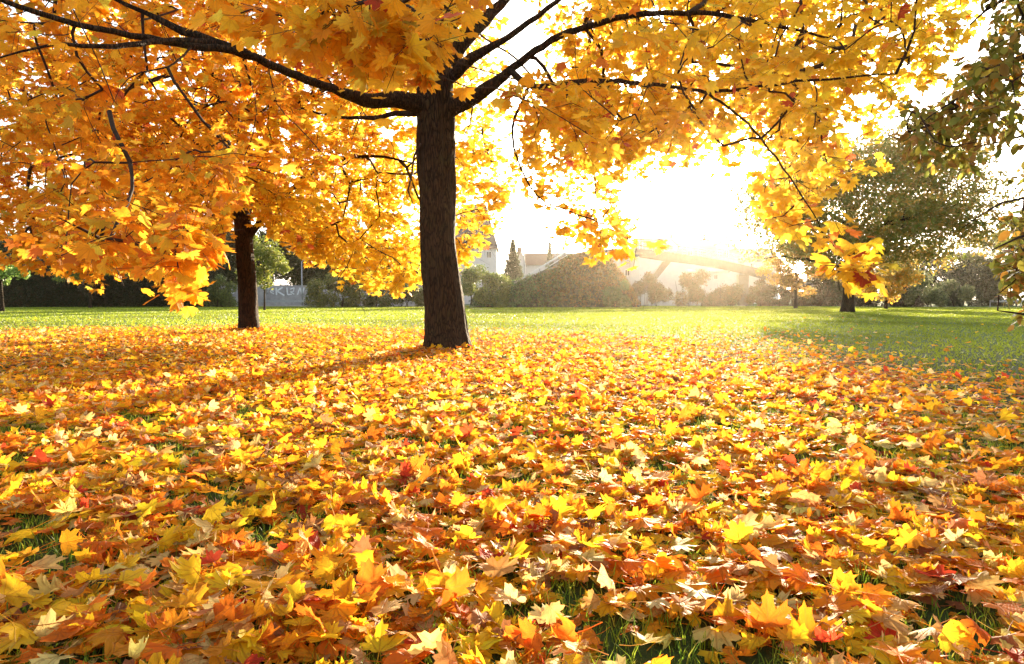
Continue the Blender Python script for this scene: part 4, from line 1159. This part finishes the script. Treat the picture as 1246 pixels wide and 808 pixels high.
p = p[~rampline]; ux = ux[~rampline]
col, _ = pick_colours(len(p), [((.07, .16, .05), 5), ((.14, .24, .08), 3), ((.04, .09, .03), 3)], re_)
brown, _ = pick_colours(len(p), [((.34, .13, .04), 5), ((.16, .12, .04), 3), ((.42, .19, .05), 2)], re_)
mv = np.clip((ux - 640) / 70 + re_.normal(0, .25, len(p)), 0, .75)[:, None]
col = col * (1 - mv) + brown * mv
scatter('ground_cover', T_CLUMP, re_.integers(0, 10, len(p)), frames(re_.normal(0, 1, p.shape) + [0, 0, .8], re_.normal(0, 1, p.shape)), p, .26 * re_.uniform(.6, 1.4, len(p)), col, M_BROAD, parent=emb, kind='stuff')

# stair flight on the embankment with handrails
YS = 80.9
stair = thing('stairway', (P(590, 372, YS).x, YS, 0), 'concrete stairway with steel handrails climbing the embankment', 'stairway')
a0 = P(600, 362, YS); b0 = P(690, 317, YS + 2)
ns = 26
for k in range(ns):
    f = k / ns; x = a0.x + (b0.x - a0.x) * f; z = .1 + (b0.z - .1) * (k + 1) / ns; y = YS + 2 * f
    m = MB(); m.box((x, y - .1, z - .9), (x + (b0.x - a0.x) / ns + .02, y + 1.8, z)); m.build('step', M_CONC, stair)
for dy in (-.1, 1.8):
    m = MB(); s0 = Vector((a0.x, YS + dy, 1.25)); s1 = Vector((b0.x, YS + 2 + dy, b0.z + 1.15))
    m.bar(s0, s1, .15); m.bar(s0 - Vector((0, 0, .5)), s1 - Vector((0, 0, .5)), .07)
    m.build('handrail', M_RAIL, stair)
    for k in range(9):
        q = s0.lerp(s1, k / 8); m = MB(); m.bar(q - Vector((0, 0, 1.3)), q, .06); m.build('post', M_STEEL, stair)
# mesh fence at the stair foot
fen = thing('railing', (P(577, 372, 80).x, 80, 0), 'low grey mesh railing at the foot of the stairway', 'railing')
fp = [P(577, 368, 80), P(595, 352, 80.5), P(616, 340, 81), P(628, 335, 81.5)]
fz = [1.15, 1.9, 2.3, 2.5]
fb = [0, .6, 1.3, 1.9]
m = MB()
for k in range(3):
    a = Vector((fp[k].x, fp[k].y, fz[k] + .6)); b = Vector((fp[k + 1].x, fp[k + 1].y, fz[k + 1] + .6)); m.bar(a, b, .07)
    a2 = Vector((a.x, a.y, fb[k])); b2 = Vector((b.x, b.y, fb[k + 1])); m.bar(a2, b2, .05)
    for j in range(14):
        q = a.lerp(b, j / 14); q2 = a2.lerp(b2, j / 14); m.bar(q2, q, .02)
m.build('mesh_panel', M_DKSTEEL, fen)
for k in range(4):
    m = MB(); m.bar((fp[k].x, fp[k].y, 0), (fp[k].x, fp[k].y, fz[k] + .65), .1); m.build('post', M_STEEL, fen)

YB = 90.0
bridge = thing('footbridge', (P(830, 372, YB).x, YB, 0), 'brown steel footbridge running down to the right on a slanting leg', 'footbridge')
top = [(676, 318), (700, 308), (740, 303), (782, 303), (807, 307), (850, 312), (881, 317), (917, 325), (950, 334), (990, 345)]
dk = [P(a, b, YB) for a, b in top]
for k in range(len(dk) - 1):
    th = .95 if k > 2 else .5
    m = MB(); a, b = dk[k], dk[k + 1]
    m.prism([a, b, b - Vector((0, 0, th)), a - Vector((0, 0, th))], (0, .18, 0)); m.build('girder', M_GIRDER, bridge); m = MB(); m.prism([a + Vector((0, 2.2, 0)), b + Vector((0, 2.2, 0)), b + Vector((0, 2.2, -th)), a + Vector((0, 2.2, -th))], (0, .18, 0))
    m.build('girder', M_GIRDER, bridge)
    m = MB(); m.prism([a - Vector((0, -.18, .25)), b - Vector((0, -.18, .25)), b - Vector((0, -.18, .40)), a - Vector((0, -.18, .40))], (0, 2.02, 0)); m.build('deck_slab', M_CONC, bridge)
for dy in (.05, 2.3):
    m = MB()
    for k in range(len(dk) - 1):
        for hz in (1.1, .75, .4):
            m.bar(dk[k] + Vector((0, dy, hz)), dk[k + 1] + Vector((0, dy, hz)), .05 if hz < 1 else .07)
    m.build('handrail', M_STEEL, bridge)
    for k in range(len(dk) - 1):
        nn = 3
        for j in range(nn):
            q = dk[k].lerp(dk[k + 1], j / nn); m = MB(); m.bar(q + Vector((0, dy, -.1)), q + Vector((0, dy, 1.15)), .06); m.build('post', M_STEEL, bridge)
def leg(a, b, w, h=.8, Y=YB):
    m = MB(); A = P(*a, Y); B = P(*b, Y); B.z = max(B.z, 0.0)
    m.prism([A + Vector((-w, 0, 0)), A + Vector((w, 0, 0)), B + Vector((w * .8, 0, 0)), B + Vector((-w * .8, 0, 0))], (0, h, 0)); m.build('leg', M_GIRDER, bridge)
leg((812, 318), (780, 358), .55, Y=YB + .8); leg((905, 334), (905, 372), .7, Y=YB + .8); leg((730, 310), (728, 372), .5, Y=YB + .8)

# ------------------------------------------------------------------ houses
def window(parent, x0, x1, z0, z1, y, nx=2):
    fr = MB(); w = .07
    fr.box((x0, y - .06, z0), (x0 + w, y + .05, z1)); fr.box((x1 - w, y - .06, z0), (x1, y + .05, z1)); fr.box((x0 + w, y - .06, z0), (x1 - w, y + .05, z0 + w)); fr.box((x0 + w, y - .06, z1 - w), (x1 - w, y + .05, z1))
    for k in range(1, nx):
        xc = x0 + (x1 - x0) * k / nx; fr.box((xc - .03, y - .055, z0 + w), (xc + .03, y + .05, z1 - w))
    f = fr.build('window', M_FRAME, parent)
    g_ = MB(); g_.box((x0 + w, y - .02, z0 + w), (x1 - w, y + .02, z1 - w)); o = g_.build('pane', M_GLASS, None); 
    o.data.transform(Matrix.Translation(-f.matrix_world.translation)); o.parent = f
    o.data.transform(Matrix.Translation(f.matrix_world.translation)); off = parent.matrix_world.translation
    o.location = -Vector(off)

def house(px0, px1, peave, pridge, Y, label, roofmat, wallmat, depth=9, gable=False, wins=(), chims=(), dormers=(), name='house', ridge_in=0.0):
    a = P(px0, peave, Y); b = P(px1, peave, Y); ze = a.z; zr = P(px0, pridge, Y).z
    x0, x1 = a.x, b.x
    t = thing(name, ((x0 + x1) / 2, Y, 0), label, 'house' if name == 'house' else 'building')
    m = MB()
    if gable:   # gable end faces the viewer
        xm = (x0 + x1) / 2
        m.prism([(x0, Y, 0), (x1, Y, 0), (x1, Y, ze), (xm, Y, zr - .15), (x0, Y, ze)], (0, depth, 0)); m.build('wall', wallmat, t)
        for sgn, xe in ((-1, x0), (1, x1)):
            r_ = MB(); ex = (xe - xm) * .12
            r_.prism([(xm, Y - .4, zr), (xe + ex, Y - .4, ze - (zr - ze) * .12), (xe + ex, Y - .4, ze - (zr - ze) * .12 + .25), (xm, Y - .4, zr + .25)], (0, depth + .8, 0)); r_.build('roof', roofmat, t)
    else:
        m.box((x0, Y, 0), (x1, Y + depth, ze)); 
        m.build('wall', wallmat, t)
        r_ = MB(); i = ridge_in * (x1 - x0)
        ym = Y + depth / 2
        V = [(x0 - .4, Y - .5, ze - .1), (x1 + .4, Y - .5, ze - .1), (x1 + .4, Y + depth + .5, ze - .1), (x0 - .4, Y + depth + .5, ze - .1), (x0 - .4 + i, ym, zr), (x1 + .4 - i, ym, zr)]
        r_.add(V, [(0, 1, 5, 4), (2, 3, 4, 5), (1, 2, 5), (3, 0, 4), (0, 3, 2, 1)]); r_.build('roof', roofmat, t)
    for (wx0, wx1, wy0, wy1) in wins:
        window(t, P(wx0, 360, Y).x, P(wx1, 360, Y).x, P(0, wy1, Y).z, P(0, wy0, Y).z, Y - .05)
    for (cx_, cw, ctop) in chims:
        m = MB(); c = P(cx_, ctop, Y + depth / 2); m.box((c.x - cw, Y + depth / 2 - cw, ze), (c.x + cw, Y + depth / 2 + cw, c.z)); m.build('chimney', M_ROOFR, t)
    for (dx0, dx1, dtop, dbot) in dormers:
        q0, q1 = P(dx0, dbot, Y), P(dx1, dbot, Y); zt = P(dx0, dtop, Y).z; xm = (q0.x + q1.x) / 2; ed = q0.z + (zt - q0.z) * .45
        m = MB(); m.prism([(q0.x, Y - .3, q0.z), (q1.x, Y - .3, q0.z), (q1.x, Y - .3, ed), (xm, Y - .3, zt), (q0.x, Y - .3, ed)], (0, depth * .55, 0)); d_ = m.build('dormer', wallmat, t)
        m = MB()
        for xe in (q0.x, q1.x):
            e2 = xe + (xe - xm) * .2
            m.prism([(xm, Y - .6, zt + .02), (e2, Y - .6, ed - .2), (e2, Y - .6, ed), (xm, Y - .6, zt + .24)], (0, depth * .6, 0))
        m.build('dormer_roof', roofmat, t)
        window(t, xm - (q1.x - q0.x) * .22, xm + (q1.x - q0.x) * .22, q0.z + .25, ed + .1, Y - .36)
    return t
house(548, 604, 302, 243, 128, 'white house with a very steep dark roof right of the thick maple trunk', M_ROOF, M_WHITE, depth=12, ridge_in=.3, wins=[(580, 586, 306, 314), (592, 598, 306, 314)])
house(628, 640, 322, 304, 134, 'white gable end with chimney left of the ramp railings', M_ROOFR, M_WHITE, depth=12, gable=True, chims=[(632, .5, 301)])
house(640, 700, 322, 306, 136, 'long low brown roofed house behind the ramp railings', M_ROOFR, M_WHITE, depth=9)
house(748, 780, 312, 300, 112, 'small grey house with two windows left of the white building', M_ROOF, M_GREYW, depth=9, wins=[(760, 766, 328, 336), (769, 775, 326, 334)])
house(778, 830, 312, 287, 140, 'pale house with a gabled dormer behind the footbridge, left one', M_ROOFR, M_WHITE, depth=10, dormers=[(804, 824, 291, 306)], chims=[(816, .4, 284)])
house(830, 900, 313, 288, 142, 'long hazy brown roofed house behind the footbridge with window row', M_ROOFR, M_WHITE, depth=11, wins=[(836, 842, 305, 311), (848, 854, 305, 311), (872, 878, 305, 313), (880, 886, 305, 313)], chims=[(858, .5, 285)], dormers=[(876, 892, 288, 303)])
house(904, 948, 318, 300, 140, 'grey roofed house beyond the low end of the footbridge', M_ROOF, M_GREYW, depth=10, wins=[(912, 917, 320, 326), (926, 931, 320, 326)])
wb = house(778, 836, 312, 311, 104, 'plain white flat roofed building under the footbridge', M_GREYW, M_WHITE, depth=9, name='building')
house(836, 886, 330, 326, 106, 'low white annex with small windows beside the plain white building', M_ROOFR, M_WHITE, depth=8, name='building', wins=[(850, 856, 334, 340), (868, 873, 334, 340)])
house(-30, 60, 330, 300, 132, 'pale house hidden behind the left hedge', M_ROOF, M_GREYW, depth=9, wins=[(30, 36, 334, 341)])
house(70, 125, 336, 318, 128, 'pale house with bright windows glimpsed above the left hedge', M_ROOF, M_GREYW, depth=9, wins=[(72, 78, 330, 340), (105, 112, 326, 334)])

# ------------------------------------------------------------------ graffiti wall, barriers, path, lamp posts
YW = 100.0
wall = thing('wall', (P(370, 372, YW).x, YW, 0), 'long grey concrete wall covered in white graffiti scrawl', 'wall')
x0, x1 = P(262, 360, YW).x, P(520, 360, YW).x; zt = P(300, 347, YW).z
npan = 9
for k in range(npan):
    m = MB(); xa = x0 + (x1 - x0) * k / npan; xb_ = x0 + (x1 - x0) * (k + 1) / npan - .05; m.box((xa, YW, 0), (xb_, YW + .25, zt - (k % 2) * .03)); m.build('panel', M_CONCD, wall)
rw = random.Random(4)
def stroke(pts, w, mat, name='graffiti'):
    m = MB()
    for a, b in zip(pts[:-1], pts[1:]):
        A, B = P(*a, YW - .03), P(*b, YW - .03); m.bar(A, B, .03, w)
    m.build(name, mat, wall)
# the readable big letter K, then illegible loops
stroke([(336, 350), (336.5, 359)], .22, M_PAINT); stroke([(344, 349.5), (337, 354), (346, 359.5)], .22, M_PAINT)
stroke([(349, 350), (350, 358.5), (355, 358)], .18, M_PAINT); stroke([(353, 352), (358, 350), (357, 355), (353, 355), (358, 358)], .14, M_PAINT)
stroke([(362, 358.5), (365, 350), (367.5, 358.5), (370, 350)], .16, M_PAINT)
for k in range(9):
    xx = 276 + k * 6.5 if k < 8 else 380
    if 288 < xx < 316: continue
    pts = [(xx + rw.uniform(-2, 3), 349.5 + rw.uniform(0, 9)) for _ in range(6)]
    stroke(pts, .15, M_PAINT if k % 3 else M_PAINTD)
for xx in (322, 326, 331): stroke([(xx + rw.uniform(-2, 3), 350 + rw.uniform(0, 8)) for _ in range(5)], .14, M_PAINT)
def barrier(pxa, pxb, Y, label):
    t = thing('guard_rail', (P((pxa + pxb) / 2, 372, Y).x, Y, 0), label, 'guard rail')
    xa, xb_ = P(pxa, 372, Y).x, P(pxb, 372, Y).x; m = MB(); m.box((xa, Y, .55), (xb_, Y + .06, .85)); m.build('rail', M_STEEL, t)
    k = xa
    while k < xb_: m = MB(); m.box((k, Y + .07, 0), (k + .12, Y + .17, .8)); m.build('post', M_STEEL, t); k += 4
barrier(262, 520, 92, 'grey road guard rail in front of the graffiti wall')
barrier(1205, 1320, 90, 'grey road guard rail at the right border')
m = MB(); m.box((P(240, 370, 88).x, 87.2, 0), (P(565, 370, 88).x, 89.6, .12)); m.build('kerbed_path', M_CONC, None, kind='structure', label='pale kerbed path along the back of the lawn')
# sandy footpath bit
pp = [P(560, 373.5, 78), P(575, 374, 72), P(590, 375.5, 64), P(600, 376.8, 60)]
Vv = []; 
for q in pp: Vv += [(q.x - 1.0, q.y, .012), (q.x + .7, q.y, .012)]
m = MB(); m.add(Vv, [(0, 1, 3, 2), (2, 3, 5, 4), (4, 5, 7, 6)]); m.build('path', M_PATH, None, kind='structure', label='short sandy footpath leading to the stairway')

def lamp(px, ptop, Y, label, arm=1.2, seed=0):
    t_ = P(px, ptop, Y); t = thing('lamp_post', (t_.x, Y, 0), label, 'lamp post')
    m = MB(); m.tube([(t_.x, Y, 0), (t_.x, Y, t_.z * .5), (t_.x, Y, t_.z)], [.11, .09, .06], 10); m.build('pole', M_STEEL, t, smooth=True)
    m = MB(); m.tube([(t_.x, Y, t_.z - .1), (t_.x + arm * .5, Y, t_.z + .3), (t_.x + arm, Y, t_.z + .45)], [.05, .045, .04], 8); m.build('arm', M_STEEL, t, smooth=True)
    m = MB(); x = t_.x + arm; z = t_.z + .45
    m.prism([(x - .1, Y - .12, z - .05), (x + .7, Y - .1, z + .03), (x + .65, Y - .08, z + .15), (x, Y - .1, z + .13)], (0, .24, 0)); m.build('lantern', M_STEEL, t)
lamp(638, 270, 84.5, 'tall grey street lamp standing by the stairway', 1.0)
lamp(367, 318, 96, 'grey street lamp in front of the graffiti wall', .8)
lamp(1238, 335, 92, 'grey post by the guard rail at the right border', .4)

# ------------------------------------------------------------------ haze
m = MB(); m.box((-260, -45, -1.0), (260, 330, 17.5))
me = bpy.data.meshes.new('haze'); me.from_pydata(m.v, [], m.f)
hm_, nt, out = newmat('haze_air')
pv = N(nt, 'ShaderNodeVolumePrincipled'); pv.inputs['Color'].default_value = (1.0, .86, .68, 1); pv.inputs['Density'].default_value = HAZE_DENSITY; pv.inputs['Anisotropy'].default_value = HAZE_G
nt.links.new(pv.outputs[0], out.inputs['Volume'])
me.materials.append(hm_)
link('haze', me, None, kind='stuff', label='thin sunlit morning haze over the whole park')
